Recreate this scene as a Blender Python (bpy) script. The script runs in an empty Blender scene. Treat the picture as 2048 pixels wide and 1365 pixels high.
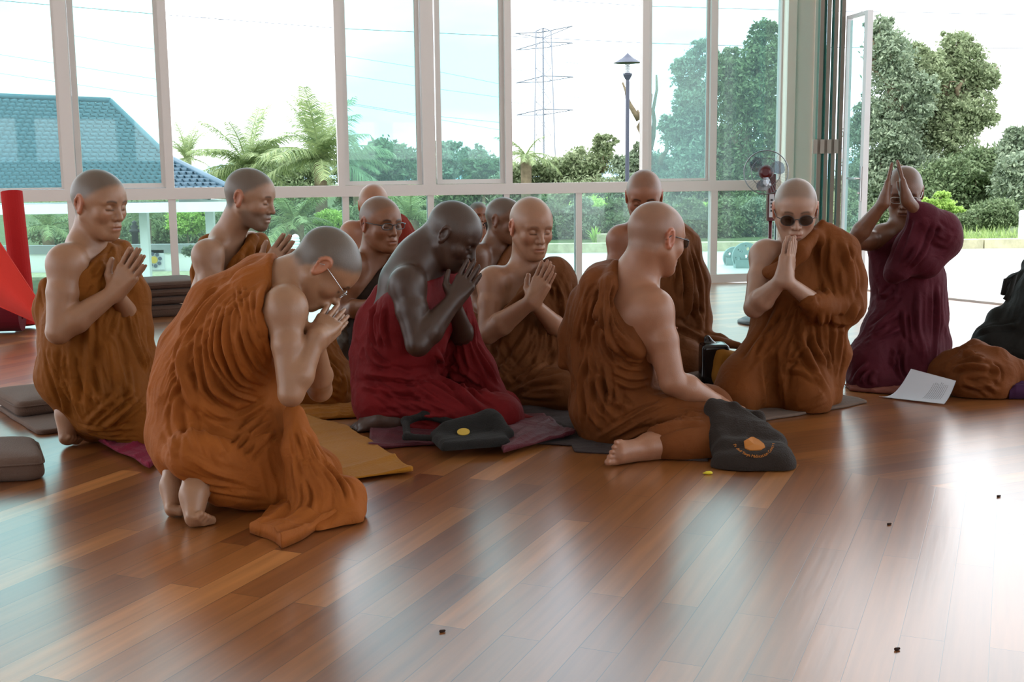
import bpy, math, random, os
import numpy as np
from mathutils import Vector, Matrix
random.seed(7); RNG = np.random.default_rng(7)
DEV = ''

# ------------------------------------------------------------------ camera
FPX, CX, CY = 2350.0, 1024.0, 682.5
TH, PH, CAMH = math.radians(8.33), math.radians(0.6), 0.97
CAM = np.array([0.0, 0.0, CAMH])
FWD = np.array([0.0, math.cos(TH), -math.sin(TH)])
R0 = np.array([1.0, 0.0, 0.0]); U0 = np.array([0.0, math.sin(TH), math.cos(TH)])
RT = math.cos(PH)*R0 - math.sin(PH)*U0
UP = math.sin(PH)*R0 + math.cos(PH)*U0
scene = bpy.context.scene
cd = bpy.data.cameras.new('camera'); cam = bpy.data.objects.new('camera', cd)
scene.collection.objects.link(cam); scene.camera = cam
cd.sensor_width = 36.0; cd.lens = 36.0*FPX/2048.0; cd.clip_end = 2000; cd.clip_start = 0.05
M = Matrix(((RT[0], UP[0], -FWD[0], 0), (RT[1], UP[1], -FWD[1], 0), (RT[2], UP[2], -FWD[2], CAMH), (0, 0, 0, 1)))
cam.matrix_world = M

# ------------------------------------------------------------------ view + world
vs = scene.view_settings
vs.view_transform = 'Standard'; vs.look = 'None'; vs.gamma = 1.0; vs.use_curve_mapping = False
vs.exposure = 0.0
scene.cycles.max_bounces = 7; scene.cycles.diffuse_bounces = 3; scene.cycles.glossy_bounces = 3
scene.cycles.transparent_max_bounces = 24; scene.cycles.transmission_bounces = 4
scene.cycles.sample_clamp_indirect = 6.0
scene.cycles.caustics_reflective = False; scene.cycles.caustics_refractive = False
world = bpy.data.worlds.new('overcast_sky'); scene.world = world; world.use_nodes = True
nt = world.node_tree; nt.nodes.clear()
def wn(t, **k):
    n = nt.nodes.new(t)
    for a, b in k.items(): setattr(n, a, b)
    return n
wo = wn('ShaderNodeOutputWorld'); bg = wn('ShaderNodeBackground'); tc = wn('ShaderNodeTexCoord')
mp = wn('ShaderNodeMapping'); mp.inputs['Scale'].default_value = (1.0, 1.0, 3.4)
nz = wn('ShaderNodeTexNoise'); nz.inputs['Scale'].default_value = 2.6; nz.inputs['Detail'].default_value = 5; nz.inputs['Roughness'].default_value = 0.5
cr = wn('ShaderNodeValToRGB')
cr.color_ramp.elements[0].position = 0.40; cr.color_ramp.elements[0].color = (0.66, 0.80, 0.92, 1)
cr.color_ramp.elements[1].position = 0.56; cr.color_ramp.elements[1].color = (1.0, 1.0, 1.0, 1)
nt.links.new(tc.outputs['Generated'], mp.inputs['Vector']); nt.links.new(mp.outputs[0], nz.inputs['Vector'])
nt.links.new(nz.outputs['Fac'], cr.inputs['Fac']); nt.links.new(cr.outputs[0], bg.inputs['Color'])
bg.inputs['Strength'].default_value = 3.7
nt.links.new(bg.outputs[0], wo.inputs['Surface'])
sun = bpy.data.lights.new('sun', 'SUN'); sun.energy = 1.2; sun.angle = math.radians(25); sun.color = (1, 0.97, 0.92)
suno = bpy.data.objects.new('sun', sun); scene.collection.objects.link(suno)
suno.rotation_euler = (math.radians(38), math.radians(-18), 0)

# ------------------------------------------------------------------ pixel <-> place helpers (the survey of the photograph)
def ray(px, py):
    return FWD + RT*((px-CX)/FPX) + UP*(-(py-CY)/FPX)
def W(px, py, Y):
    "point on the sight line of a photo pixel at the distance Y from the camera"
    d = ray(px, py); return CAM + d*(Y/d[1])
def G(px, py, z=0.0):
    d = ray(px, py); return CAM + d*((z-CAMH)/d[2])
def proj(P):
    v = P-CAM; z = v@FWD
    return np.stack([CX+FPX*(v@RT)/z, CY-FPX*(v@UP)/z, z], -1)
def nrm(v):
    v = np.asarray(v, float); return v/(np.linalg.norm(v)+1e-12)

# ------------------------------------------------------------------ object helpers
COL = scene.collection
def tag(o, label=None, cat=None, group=None, kind=None):
    if label: o['label'] = label
    if cat: o['category'] = cat
    if group: o['group'] = group
    if kind: o['kind'] = kind
    return o
def empty(name, loc, label=None, cat=None, group=None, kind=None):
    o = bpy.data.objects.new(name, None); COL.objects.link(o); o.location = tuple(loc); o.empty_display_size = 0.1
    o['origin'] = [float(x) for x in loc]
    tag(o, label, cat, group, kind); return o
def mesh_obj(name, V, F, mat, parent=None, smooth=True, col=None, loc=None):
    "V in world metres; F list/array of faces (quads or mixed)"
    V = np.asarray(V, float)
    if parent is not None:
        base = np.array(root_loc(parent))
    else:
        base = np.array(loc) if loc is not None else np.array([V[:, 0].mean(), V[:, 1].mean(), V[:, 2].min()])
    me = bpy.data.meshes.new(name)
    L = V-base
    if isinstance(F, np.ndarray) and F.ndim == 2:
        n, k = F.shape
        me.vertices.add(len(L)); me.vertices.foreach_set('co', L.astype(np.float32).ravel())
        me.loops.add(n*k); me.loops.foreach_set('vertex_index', F.astype(np.int32).ravel())
        me.polygons.add(n); me.polygons.foreach_set('loop_start', np.arange(0, n*k, k, dtype=np.int32))
        me.update(calc_edges=True); me.validate()
    else:
        me.from_pydata([tuple(v) for v in L], [], [tuple(int(i) for i in f) for f in F]); me.update()
    if smooth:
        me.polygons.foreach_set('use_smooth', np.ones(len(me.polygons), dtype=bool))
    if col is not None:
        a = me.color_attributes.new('Col', 'FLOAT_COLOR', 'POINT')
        c = np.ones((len(L), 4), np.float32); c[:, :3] = col; a.data.foreach_set('color', c.ravel())
    if mat is not None: me.materials.append(mat)
    o = bpy.data.objects.new(name, me); COL.objects.link(o)
    if parent is not None:
        o.parent = parent
        if parent.type != 'EMPTY': o.location = (0, 0, 0)
    else:
        o.location = tuple(base); o['origin'] = [float(x) for x in base]
    return o
def root_loc(o):
    while o.parent is not None: o = o.parent
    return list(o['origin'])
class MB:
    "collects shapes into one mesh"
    def __init__(s): s.V = []; s.F = []; s.n = 0
    def add(s, V, F):
        V = [tuple(map(float, v)) for v in V]
        s.V += V; s.F += [tuple(int(i)+s.n for i in f) for f in F]; s.n += len(V); return s
    def box(s, c, h, R=None):
        c = np.array(c, float); R = np.eye(3) if R is None else R
        v = [c+R@(np.array([x, y, z])*np.array(h)) for x in (-1, 1) for y in (-1, 1) for z in (-1, 1)]
        return s.add(v, [(0, 1, 3, 2), (4, 6, 7, 5), (0, 4, 5, 1), (2, 3, 7, 6), (0, 2, 6, 4), (1, 5, 7, 3)])
    def bar(s, a, b, w, t, upv=(0, 0, 1)):
        "rectangular bar from a to b, w along the side axis, t along the other"
        a = np.array(a, float); b = np.array(b, float); d = nrm(b-a); u = np.array(upv, float)
        x = nrm(np.cross(d, u)) if abs(d@nrm(u)) < .999 else nrm(np.cross(d, [1, 0, 0])); y = np.cross(x, d)
        R = np.stack([x, d, y], 1)
        return s.box((a+b)/2, (w/2, np.linalg.norm(b-a)/2, t/2), R)
    def tube(s, pts, r, n=8, cap=True, closed=False):
        pts = [np.array(p, float) for p in pts]; m = len(pts)
        rr = r if hasattr(r, '__len__') else [r]*m
        V = []; prev = None
        for i, p in enumerate(pts):
            if closed: t = nrm(pts[(i+1) % m]-pts[i-1])
            else: t = nrm(pts[min(i+1, m-1)]-pts[max(i-1, 0)])
            if prev is None: x = nrm(np.cross(t, [0.13, 0.31, 1]) if abs(t[2]) < .9 else np.cross(t, [1, 0.1, 0]))
            else: x = nrm(prev-t*(prev@t))
            prev = x; y = np.cross(t, x)
            for k in range(n):
                a = 2*math.pi*k/n; V.append(p+(x*math.cos(a)+y*math.sin(a))*rr[i])
        F = []
        for i in range(m if closed else m-1):
            j = (i+1) % m
            for k in range(n):
                F.append((i*n+k, i*n+(k+1) % n, j*n+(k+1) % n, j*n+k))
        if cap and not closed:
            F.append(tuple(range(n))[::-1]); F.append(tuple((m-1)*n+k for k in range(n)))
        return s.add(V, F)
    def lathe(s, c, prof, n=24, axis=(0, 0, 1)):
        c = np.array(c, float); ax = nrm(axis)
        x = nrm(np.cross(ax, [0.2, 1, 0.1])); y = np.cross(ax, x); V = []; F = []
        for (r, h) in prof:
            for k in range(n):
                a = 2*math.pi*k/n; V.append(c+ax*h+(x*math.cos(a)+y*math.sin(a))*r)
        m = len(prof)
        for i in range(m-1):
            for k in range(n): F.append((i*n+k, i*n+(k+1) % n, (i+1)*n+(k+1) % n, (i+1)*n+k))
        F.append(tuple(range(n))[::-1]); F.append(tuple((m-1)*n+k for k in range(n)))
        return s.add(V, F)
    def build(s, name, mat, parent=None, smooth=False, **k):
        return mesh_obj(name, s.V, s.F, mat, parent, smooth, **k)

# ------------------------------------------------------------------ materials
MATS = {}
def lin(r, g, b):
    f = lambda c: (c/255/12.92) if c/255 <= 0.04045 else ((c/255+0.055)/1.055)**2.4
    return (f(r), f(g), f(b))
def mat_base(name):
    m = bpy.data.materials.new(name); m.use_nodes = True
    return m, m.node_tree, m.node_tree.nodes['Principled BSDF']
def simple(name, c, rough=0.5, metal=0.0, spec=0.5, bump=0.0, bscale=50, var=0.0, vscale=6, sheen=0.0, coat=0.0):
    if name in MATS: return MATS[name]
    m, t, b = mat_base(name); N = t.nodes; L = t.links
    b.inputs['Base Color'].default_value = (*c, 1); b.inputs['Roughness'].default_value = rough
    b.inputs['Metallic'].default_value = metal; b.inputs['Specular IOR Level'].default_value = spec if rough < .75 else .15
    b.inputs['Sheen Weight'].default_value = sheen*.15; b.inputs['Coat Weight'].default_value = coat
    g = N.new('ShaderNodeTexCoord')
    if var > 0:
        n = N.new('ShaderNodeTexNoise'); n.inputs['Scale'].default_value = vscale; n.inputs['Detail'].default_value = 4
        r = N.new('ShaderNodeValToRGB')
        r.color_ramp.elements[0].position = .3; r.color_ramp.elements[1].position = .7
        r.color_ramp.elements[0].color = (*[x*(1-var) for x in c], 1); r.color_ramp.elements[1].color = (*[min(1, x*(1+var)) for x in c], 1)
        L.new(g.outputs['Object'], n.inputs['Vector']); L.new(n.outputs['Fac'], r.inputs['Fac']); L.new(r.outputs[0], b.inputs['Base Color'])
    if bump > 0:
        n = N.new('ShaderNodeTexNoise'); n.inputs['Scale'].default_value = bscale; n.inputs['Detail'].default_value = 3
        bp = N.new('ShaderNodeBump'); bp.inputs['Strength'].default_value = bump; bp.inputs['Distance'].default_value = 0.01
        L.new(g.outputs['Object'], n.inputs['Vector']); L.new(n.outputs['Fac'], bp.inputs['Height']); L.new(bp.outputs[0], b.inputs['Normal'])
    MATS[name] = m; return m
def _unused_fabric(name, c, sheen=0.25, var=0.10, bump=0.35, rough=0.85):
    return simple(name, c, rough=rough, spec=0.25, sheen=sheen, var=var, vscale=9, bump=bump, bscale=160)
def skin_mat():
    m, t, b = mat_base('skin'); N = t.nodes; L = t.links
    a = N.new('ShaderNodeVertexColor'); a.layer_name = 'Col'
    n = N.new('ShaderNodeTexNoise'); n.inputs['Scale'].default_value = 28; n.inputs['Detail'].default_value = 5
    g = N.new('ShaderNodeTexCoord'); L.new(g.outputs['Object'], n.inputs['Vector'])
    mr = N.new('ShaderNodeMapRange'); mr.inputs['To Min'].default_value = .88; mr.inputs['To Max'].default_value = 1.12
    L.new(n.outputs['Fac'], mr.inputs['Value'])
    mx = N.new('ShaderNodeVectorMath'); mx.operation = 'SCALE'
    L.new(a.outputs['Color'], mx.inputs[0]); L.new(mr.outputs[0], mx.inputs['Scale']); L.new(mx.outputs[0], b.inputs['Base Color'])
    b.inputs['Roughness'].default_value = 0.42; b.inputs['Specular IOR Level'].default_value = 0.5
    b.inputs['Subsurface Weight'].default_value = 0.12; b.inputs['Subsurface Scale'].default_value = 0.012
    b.inputs['Subsurface Radius'].default_value = (1, .35, .2)
    n2 = N.new('ShaderNodeTexNoise'); n2.inputs['Scale'].default_value = 220; L.new(g.outputs['Object'], n2.inputs['Vector'])
    bp = N.new('ShaderNodeBump'); bp.inputs['Strength'].default_value = 0.12; bp.inputs['Distance'].default_value = 0.003
    L.new(n2.outputs['Fac'], bp.inputs['Height']); L.new(bp.outputs[0], b.inputs['Normal'])
    return m
def glass_mat(name, tint, refl=0.06, haze=0.0):
    m = bpy.data.materials.new(name); m.use_nodes = True; t = m.node_tree; t.nodes.clear(); N = t.nodes; L = t.links
    o = N.new('ShaderNodeOutputMaterial'); tr = N.new('ShaderNodeBsdfTransparent'); tr.inputs['Color'].default_value = (*tint, 1)
    gl = N.new('ShaderNodeBsdfGlossy'); gl.inputs['Roughness'].default_value = 0.02
    lw = N.new('ShaderNodeLayerWeight'); lw.inputs['Blend'].default_value = .5
    pw = N.new('ShaderNodeMath'); pw.operation = 'POWER'; pw.inputs[1].default_value = 5.0; L.new(lw.outputs['Facing'], pw.inputs[0])
    fr = N.new('ShaderNodeMath'); fr.operation = 'MULTIPLY_ADD'; fr.inputs[1].default_value = .5; fr.inputs[2].default_value = refl*.6; L.new(pw.outputs[0], fr.inputs[0])
    mx = N.new('ShaderNodeMixShader'); L.new(fr.outputs[0], mx.inputs[0]); L.new(tr.outputs[0], mx.inputs[1]); L.new(gl.outputs[0], mx.inputs[2])
    if haze > 0:
        tl = N.new('ShaderNodeBsdfTranslucent'); tl.inputs['Color'].default_value = (.8, .95, .95, 1)
        m2 = N.new('ShaderNodeMixShader'); m2.inputs[0].default_value = haze; L.new(mx.outputs[0], m2.inputs[1]); L.new(tl.outputs[0], m2.inputs[2]); mx = m2
    L.new(mx.outputs[0], o.inputs['Surface']); return m
# ------------------------------------------------------------------ organic surfaces: smooth unions of tapered limbs, meshed as one skin
def smin(a, b, k):
    h = np.maximum(k-np.abs(a-b), 0)/k
    return np.minimum(a, b)-h*h*k*0.25
def basis(f, u):
    "columns: right, forward, up"
    f = nrm(f); r = nrm(np.cross(f, u)); u = np.cross(r, f); return np.stack([r, f, u], 1)
class SDF:
    def __init__(s): s.P = []
    def cone(s, a, b, ra, rb, k=.02, op='+', grp=None):
        s.P.append(('c', np.array(a, float), np.array(b, float), float(ra), float(rb), k, op)); return s
    def ball(s, a, r, k=.02, op='+'):
        a = np.array(a, float); return s.cone(a, a+1e-5, r, r, k, op)
    def ell(s, c, rad, R=None, k=.02, op='+'):
        s.P.append(('e', np.array(c, float), np.array(rad, float), np.eye(3) if R is None else R, None, k, op)); return s
    def rbox(s, c, h, r, R=None, k=.02, op='+'):
        s.P.append(('b', np.array(c, float), np.array(h, float), np.eye(3) if R is None else R, float(r), k, op)); return s
    def cut(s, p, n, k=.01):
        "remove everything on the side n points to"
        s.P.append(('h', np.array(p, float), nrm(n), None, None, k, '&')); return s
    def chain(s, pts, k=.03):
        for (a, ra), (b, rb) in zip(pts[:-1], pts[1:]): s.cone(a, b, ra, rb, k)
        return s
    @staticmethod
    def d(q, X):
        t = q[0]
        if t == 'c':
            a, b, ra, rb = q[1:5]; ba = b-a; L = ba@ba; pa = X-a
            h = np.clip(pa@ba/L, 0, 1); v = pa-h[..., None]*ba
            return np.sqrt((v*v).sum(-1))-(ra+(rb-ra)*h)
        if t == 'e':
            v = (X-q[1])@q[3]; r = q[2]
            k0 = np.sqrt(((v/r)**2).sum(-1)); k1 = np.sqrt(((v/(r*r))**2).sum(-1))+1e-9
            return np.where(k0 < 0.2, k0*r.min()-r.min(), k0*(k0-1)/k1)
        if t == 'b':
            v = np.abs((X-q[1])@q[3])-q[2]
            return np.sqrt((np.maximum(v, 0)**2).sum(-1))+np.minimum(v.max(-1), 0)-q[4]
        if t == 'h':
            return (X-q[1])@q[2]
    def bounds(s):
        lo = np.full(3, 1e9); hi = -lo
        for q in s.P:
            if q[6] != '+': continue
            if q[0] == 'c':
                for a, r in ((q[1], q[3]), (q[2], q[4])): lo = np.minimum(lo, a-r); hi = np.maximum(hi, a+r)
            else:
                r = np.abs(q[2]).max()*1.75+(q[4] or 0) if q[0] == 'b' else np.abs(q[2]).max()
                lo = np.minimum(lo, q[1]-r); hi = np.maximum(hi, q[1]+r)
        return lo-.02, hi+.02
    def ev(s, X, cd=None, reach=0):
        D = np.full(X.shape[:-1], 0.3)
        for i, q in enumerate(s.P):
            k = q[5]
            if cd is not None and q[0] != 'h':
                m = cd[i] < reach+k
                if not m.any(): continue
                x = X[m]; d0 = D[m]
            else: m = None; x = X; d0 = D
            d = s.d(q, x)
            if q[6] == '+': r = smin(d0, d, k)
            elif q[6] == '-': r = -smin(-d0, d, k)
            else: r = -smin(-d0, -d, k)
            if m is None: D = r
            else: D[m] = r
        return D
    def mesh(s, res, zmin=None):
        B = 8; lo, hi = s.bounds()
        if zmin is not None: lo[2] = max(lo[2], zmin)
        bs = B*res; nb = np.ceil((hi-lo)/bs).astype(int)
        I = np.stack(np.meshgrid(*[np.arange(n) for n in nb], indexing='ij'), -1).reshape(-1, 3)
        C = lo+(I+.5)*bs; diag = bs*.87
        D = s.ev(C)
        keep = np.abs(D) < diag*1.5+.02; I = I[keep]; C = C[keep]
        cd = [s.d(q, C) for q in s.P]
        o = np.arange(B+1); off = np.stack(np.meshgrid(o, o, o, indexing='ij'), -1).reshape(-1, 3)*res
        X = (lo+I*bs)[:, None, :]+off[None]
        E = s.ev(X, cd, diag*2.4+.06).reshape(-1, B+1, B+1, B+1)
        if zmin is not None:
            pass
        neg = E < 0
        c8 = [(0, 0, 0), (1, 0, 0), (0, 1, 0), (1, 1, 0), (0, 0, 1), (1, 0, 1), (0, 1, 1), (1, 1, 1)]
        sl = lambda A, c: A[:, c[0]:c[0]+B, c[1]:c[1]+B, c[2]:c[2]+B]
        cnt = sum(sl(neg, c).astype(np.int8) for c in c8)
        act = np.argwhere((cnt > 0) & (cnt < 8))
        b, x, y, z = act.T
        vals = np.stack([E[b, x+c[0], y+c[1], z+c[2]] for c in c8], 1)
        edges = [(0, 1), (2, 3), (4, 5), (6, 7), (0, 2), (1, 3), (4, 6), (5, 7), (0, 4), (1, 5), (2, 6), (3, 7)]
        cc = np.array(c8, float); S = np.zeros((len(act), 3)); n = np.zeros(len(act))
        for i, j in edges:
            a, c = vals[:, i], vals[:, j]; m = (a < 0) != (c < 0)
            t = np.where(m, a/np.where(m, a-c, 1), 0)
            p = cc[i]+t[:, None]*(cc[j]-cc[i]); S += p*m[:, None]; n += m
        g = I[b]*B+np.stack([x, y, z], 1)
        V = lo+(g+S/n[:, None])*res
        dim = nb*B+4
        key = lambda q: ((q[:, 0]+1)*dim[1]+(q[:, 1]+1))*dim[2]+(q[:, 2]+1)
        K = key(g); od = np.argsort(K); Ks = K[od]
        def look(q):
            kk = key(q); p = np.searchsorted(Ks, kk); p = np.clip(p, 0, len(Ks)-1)
            return np.where(Ks[p] == kk, od[p], -1)
        F = []
        for ax in range(3):
            c1 = [1, 2, 4][ax]
            m = (vals[:, 0] < 0) != (vals[:, c1] < 0)
            q = g[m]; u = np.zeros(3, int); v = np.zeros(3, int); u[(ax+1) % 3] = 1; v[(ax+2) % 3] = 1
            f = np.stack([look(q), look(q-u), look(q-u-v), look(q-v)], 1)
            flip = vals[m, 0] >= 0
            f[flip] = f[flip][:, ::-1]
            F.append(f[(f >= 0).all(1)])
        F = np.concatenate(F); return V, F
def vnormals(V, F):
    a = V[F[:, 2]]-V[F[:, 0]]; b = V[F[:, 3]]-V[F[:, 1]]; n = np.cross(a, b); N = np.zeros_like(V)
    for i in range(4): np.add.at(N, F[:, i], n)
    return N/(np.linalg.norm(N, axis=1)[:, None]+1e-12)
def relax(V, F, it=1, lam=.5):
    for _ in range(it):
        S = np.zeros_like(V); c = np.zeros(len(V))
        for i in range(4):
            for j in (1, 3):
                np.add.at(S, F[:, i], V[F[:, (i+j) % 4]]); np.add.at(c, F[:, i], 1)
        V = V+lam*(S/np.maximum(c, 1)[:, None]-V)
    return V
def _h(i, s):
    x = (i[..., 0]*374761393+i[..., 1]*668265263+i[..., 2]*2147483647+s*1274126177).astype(np.int64) & 0xffffffff
    x = ((x ^ (x >> 13))*1274126177) & 0xffffffff
    return ((x ^ (x >> 16)) & 0xffff)/65535.0
def vnoise(P, s=0):
    i = np.floor(P).astype(np.int64); f = P-i; f = f*f*(3-2*f); r = 0
    for dx in (0, 1):
        for dy in (0, 1):
            for dz in (0, 1):
                w = (f[..., 0] if dx else 1-f[..., 0])*(f[..., 1] if dy else 1-f[..., 1])*(f[..., 2] if dz else 1-f[..., 2])
                r = r+w*_h(i+np.array([dx, dy, dz]), s)
    return r
def ridge_noise(P, d, lam, s=0, along=10.0):
    "cloth folds running along d with spacing lam"
    d = nrm(d); t = (P@d)[:, None]*d; q = (P-t)/lam+t/(lam*along)
    q = q+0.45*(vnoise(P/(lam*4.5), s+5)-.5)[:, None]
    a = 1-np.abs(2*vnoise(q, s)-1); b = 1-np.abs(2*vnoise(q*2.1+7, s+1)-1)
    return a*a*.75+b*b*.25-.42

# ------------------------------------------------------------------ heads, hands, feet
def sstep(a, b, x):
    t = np.clip((x-a)/(b-a), 0, 1); return t*t*(3-2*t)
def head_frame(yaw, pitch, roll=0):
    "yaw: 0 faces image right, 90 away from the camera, -90 towards it; pitch: negative looks down"
    y, p = math.radians(yaw), math.radians(pitch)
    f = np.array([math.cos(y)*math.cos(p), math.sin(y)*math.cos(p), math.sin(p)])
    u = np.array([-math.cos(y)*math.sin(p), -math.sin(y)*math.sin(p), math.cos(p)])
    r = np.cross(f, u); a = math.radians(roll)
    u = u*math.cos(a)+r*math.sin(a); r = np.cross(f, u)
    return np.stack([r, f, u], 1)
def add_head(S, c, R, s=1.0, jaw=1.0, ear=1.0, nose=1.0, fat=0.0, mouth=0.0):
    T = lambda x, y, z: c+R@(np.array([x, y, z])*s)
    q = s
    S.ell(T(0, -.012, .038), np.array([.077, .097, .082])*q, R, k=.02*q)
    S.ell(T(0, -.030, .020), np.array([.070, .075, .070])*q, R, k=.03*q)
    S.ell(T(0, .030, .022), np.array([.066, .062, .070])*q, R, k=.03*q)
    S.ell(T(0, .034, -.040), np.array([.054+fat*.01, .052, .070])*q, R, k=.03*q)
    for e in (-1, 1):
        S.cone(T(e*.056, -.004, -.046), T(e*.020, .064, -.096), .017*q*(1+fat*.4), .017*q, k=.035*q)      # jaw
        S.cone(T(e*.018, .080, .022), T(e*.046, .070, .022), .0095*q, .0075*q, k=.015*q)   # brow ridge
        S.ball(T(e*.042, .056, -.024), .022*q*(1+fat*.25), k=.022*q)                           # cheek
    S.ball(T(0, .074, -.096), .0165*q*jaw, k=.025*q)                             # chin
    S.ell(T(0, .078, -.062), np.array([.026, .020, .022])*q, R, k=.016*q)        # muzzle
    for e in (-1, 1):
        S.ell(T(e*.031, .098, .004), np.array([.019, .023, .0135])*q, R, k=.014*q, op='-')
    for e in (-1, 1):
        S.ell(T(e*.0305, .0735, .003), np.array([.0145, .0125, .0115])*q, R, k=.004*q)   # eyeball under the lid
        S.cone(T(e*.019, .087, -.004), T(e*.042, .080, -.004), .0016*q, .0014*q, k=.004*q)  # lower lid rim
    S.cone(T(0, .084, .014), T(0, .106*(.6+.4*nose), -.030), .0075*q, .0108*q*nose, k=.012*q)
    for e in (-1, 1):
        S.ball(T(e*.0125, .093, -.034), .0082*q*nose, k=.007*q)
        S.ball(T(e*.0065, .102, -.0415), .0034*q, k=.003*q, op='-')
    S.cone(T(-.018, .091, -.0605), T(.018, .091, -.0605), .0048*q, .0048*q, k=.007*q)
    S.cone(T(-.006, .097, -.0590), T(.006, .097, -.0590), .0040*q, .0040*q, k=.006*q)
    S.cone(T(-.015, .090, -.0735), T(.015, .090, -.0735), .0062*q, .0062*q, k=.007*q)
    S.cone(T(-.023, .096, -.0668), T(.023, .096, -.0668), (.0016+mouth)*q, (.0016+mouth)*q, k=.003*q, op='-')
    S.cone(T(-.012, .101, -.0668), T(.012, .101, -.0668), (.0018+mouth)*q, (.0018+mouth)*q, k=.003*q, op='-')
    for e in (-1, 1):                                                            # ears
        er = basis(R@np.array([e*.35, 1, -.0]), R@np.array([0, -.18, 1]))
        ec = T(e*.0775, -.012, -.006); z = ear*q
        S.ell(ec, np.array([.0072, .018, .031])*z, er, k=.006*q)
        hp = [(.077, .000, .014), (.0795, -.004, .023), (.081, -.012, .027), (.083, -.022, .024), (.0845, -.029, .012), (.0845, -.029, -.003), (.082, -.023, -.017), (.079, -.014, -.029)]
        for h0, h1 in zip(hp[:-1], hp[1:]): S.cone(T(e*h0[0], h0[1], h0[2]), T(e*h1[0], h1[1], h1[2]), .0038*z, .0038*z, k=.004*q)
        S.ball(T(e*.079, -.012, -.030), .0062*z, k=.006*q)
        S.ell(T(e*.0865, -.012, .003), np.array([.0055, .0095, .0165])*z, er, k=.004*q, op='-')
def head_colors(V, c, R, s, col, skin, hair, hairmask=1.0, lips=(1.15, .70, .68), beard=0.0, brow=1.0, earred=1.25, line=1.0):
    L = ((V-c)@R)/s; x, y, z = L.T; ax = np.abs(x)
    near = (np.abs(x) < .11) & (y > -.13) & (y < .13) & (z > -.13) & (z < .14)
    h = np.interp(y, [-.12, -.05, -.02, .015, .05, .078, .10], [-.060, -.055, -.005, .028, .056, .082, .10])
    m = sstep(-.016, .020, z-h+.006*(vnoise(V*90)-.5))*hairmask*near
    e = sstep(.074, .077, ax)*sstep(1.15, .95, ((y+.014)/.023)**2+((z+.001)/.036)**2)*near
    m = m*(1-e)
    col = col*(1-m[:, None])+np.array(hair)*m[:, None]
    e = e[:, None]; col = col*(1-e)+np.array(skin)*np.array([earred, .92, .88])*e
    lp = np.exp(-((z+.0668)/.0085)**2)*np.exp(-(x/.021)**4)*(y > .085)*near
    col = col*(1-.75*lp[:, None])+np.array(skin)*np.array(lips)*(.75*lp[:, None])
    ln = np.exp(-((z+.0668)/.0018)**2)*np.exp(-(x/.024)**4)*(y > .08)*near*.8
    col = col*(1-ln[:, None]*.75)
    br = np.exp(-((z-.0285+.0022*((ax-.03)/.012)**2)/.0040)**2)*sstep(.010, .016, ax)*(1-sstep(.044, .050, ax))*(y > .06)*near*brow
    col = col*(1-br[:, None]*.72)
    el = np.exp(-((z+.0035)/.0022)**2)*sstep(.014, .018, ax)*(1-sstep(.043, .047, ax))*(y > .06)*near*line
    col = col*(1-el[:, None]*.78)
    if beard > 0:
        bz = sstep(-.03, -.052, z)*sstep(-.02, .02, y)*near*(1-lp)
        mo = np.exp(-((z+.050)/.007)**2)*np.exp(-(x/.028)**4)*(y > .08)*near
        bb = np.clip(bz+mo, 0, 1)*beard
        col = col*(1-bb[:, None])+np.array(hair)*.75*bb[:, None]
    ck = np.exp(-((ax-.042)/.02)**2-((z+.025)/.02)**2)*(y > .04)*near
    col = col*(1+ck[:, None]*np.array([.07, -.03, -.03]))
    return col
def add_hand(S, w, u, n, side, s=1.0, spread=0.05, bend=0.0, curl=0.0, k0=.004, thumb_out=.9):
    """w wrist, u finger direction, n direction the palm faces, side = direction the thumb leaves"""
    u = nrm(u); n = nrm(n-u*(n@u)); t = nrm(np.cross(u, n)); t = t if t@side > 0 else -t
    P = lambda a, b, c: w+(u*a+t*b+n*c)*s
    q = s
    S.cone(P(0, 0, 0), P(.03, 0, 0), .0235*q, .023*q, k=.02)
    kn = [(.092, .030), (.096, .0095), (.091, -.0115), (.083, -.031)]
    for (a, b) in kn: S.cone(P(.018, b*.5, 0), P(a, b, -.001), .0155*q, .0115*q, k=.014*q)
    S.ell(P(.055, 0, .002), np.array([.036, .041, .0125])*q, np.stack([t, u, n], 1), k=.01*q)
    Ls = [.074, .082, .076, .060]; rad = [.0090, .0092, .0087, .0077]
    for i, ((a, b), L, r) in enumerate(zip(kn, Ls, rad)):
        sp = (1.3-i)*spread
        d = nrm(u+t*sp); p = P(a, b, 0); ang = bend
        pr = r*q
        for j, (fr, rr) in enumerate(((.44, .93), (.30, .86), (.26, .72))):
            ang += curl
            dd = d*math.cos(ang)+n*math.sin(ang); p2 = p+dd*L*fr*s
            S.cone(p, p2, pr, r*rr*q, k=k0 if j == 0 else .003)
            pr = r*rr*q; p = p2
    # thumb
    d1 = nrm(u*.62+t*thumb_out+n*.22); p0 = P(.022, .024, .004); p1 = p0+d1*.040*s
    d2 = nrm(u*.9+t*.42+n*.08); p2 = p1+d2*.032*s; p3 = p2+nrm(u*.95+t*.22)*.024*s
    S.cone(p0, p1, .0165*q, .0115*q, k=.012*q); S.cone(p1, p2, .0112*q, .0098*q, k=.004); S.cone(p2, p3, .0098*q, .0078*q, k=.003)
def praying(S, wr, tip, n, side, wl=None, s=1.0, gap=.0108, **k):
    "two hands palm to palm; wr wrist of the near hand, n points from it to the other hand"
    u = nrm(np.array(tip)-np.array(wr)); n = nrm(n)
    n = nrm(n-u*(n@u)); w = np.array(wr, float)
    add_hand(S, w, u, n, side, s, **k)
    w2 = w+n*2*gap*s
    add_hand(S, w2, u, -n, side, s, **k)
    return w2
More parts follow.
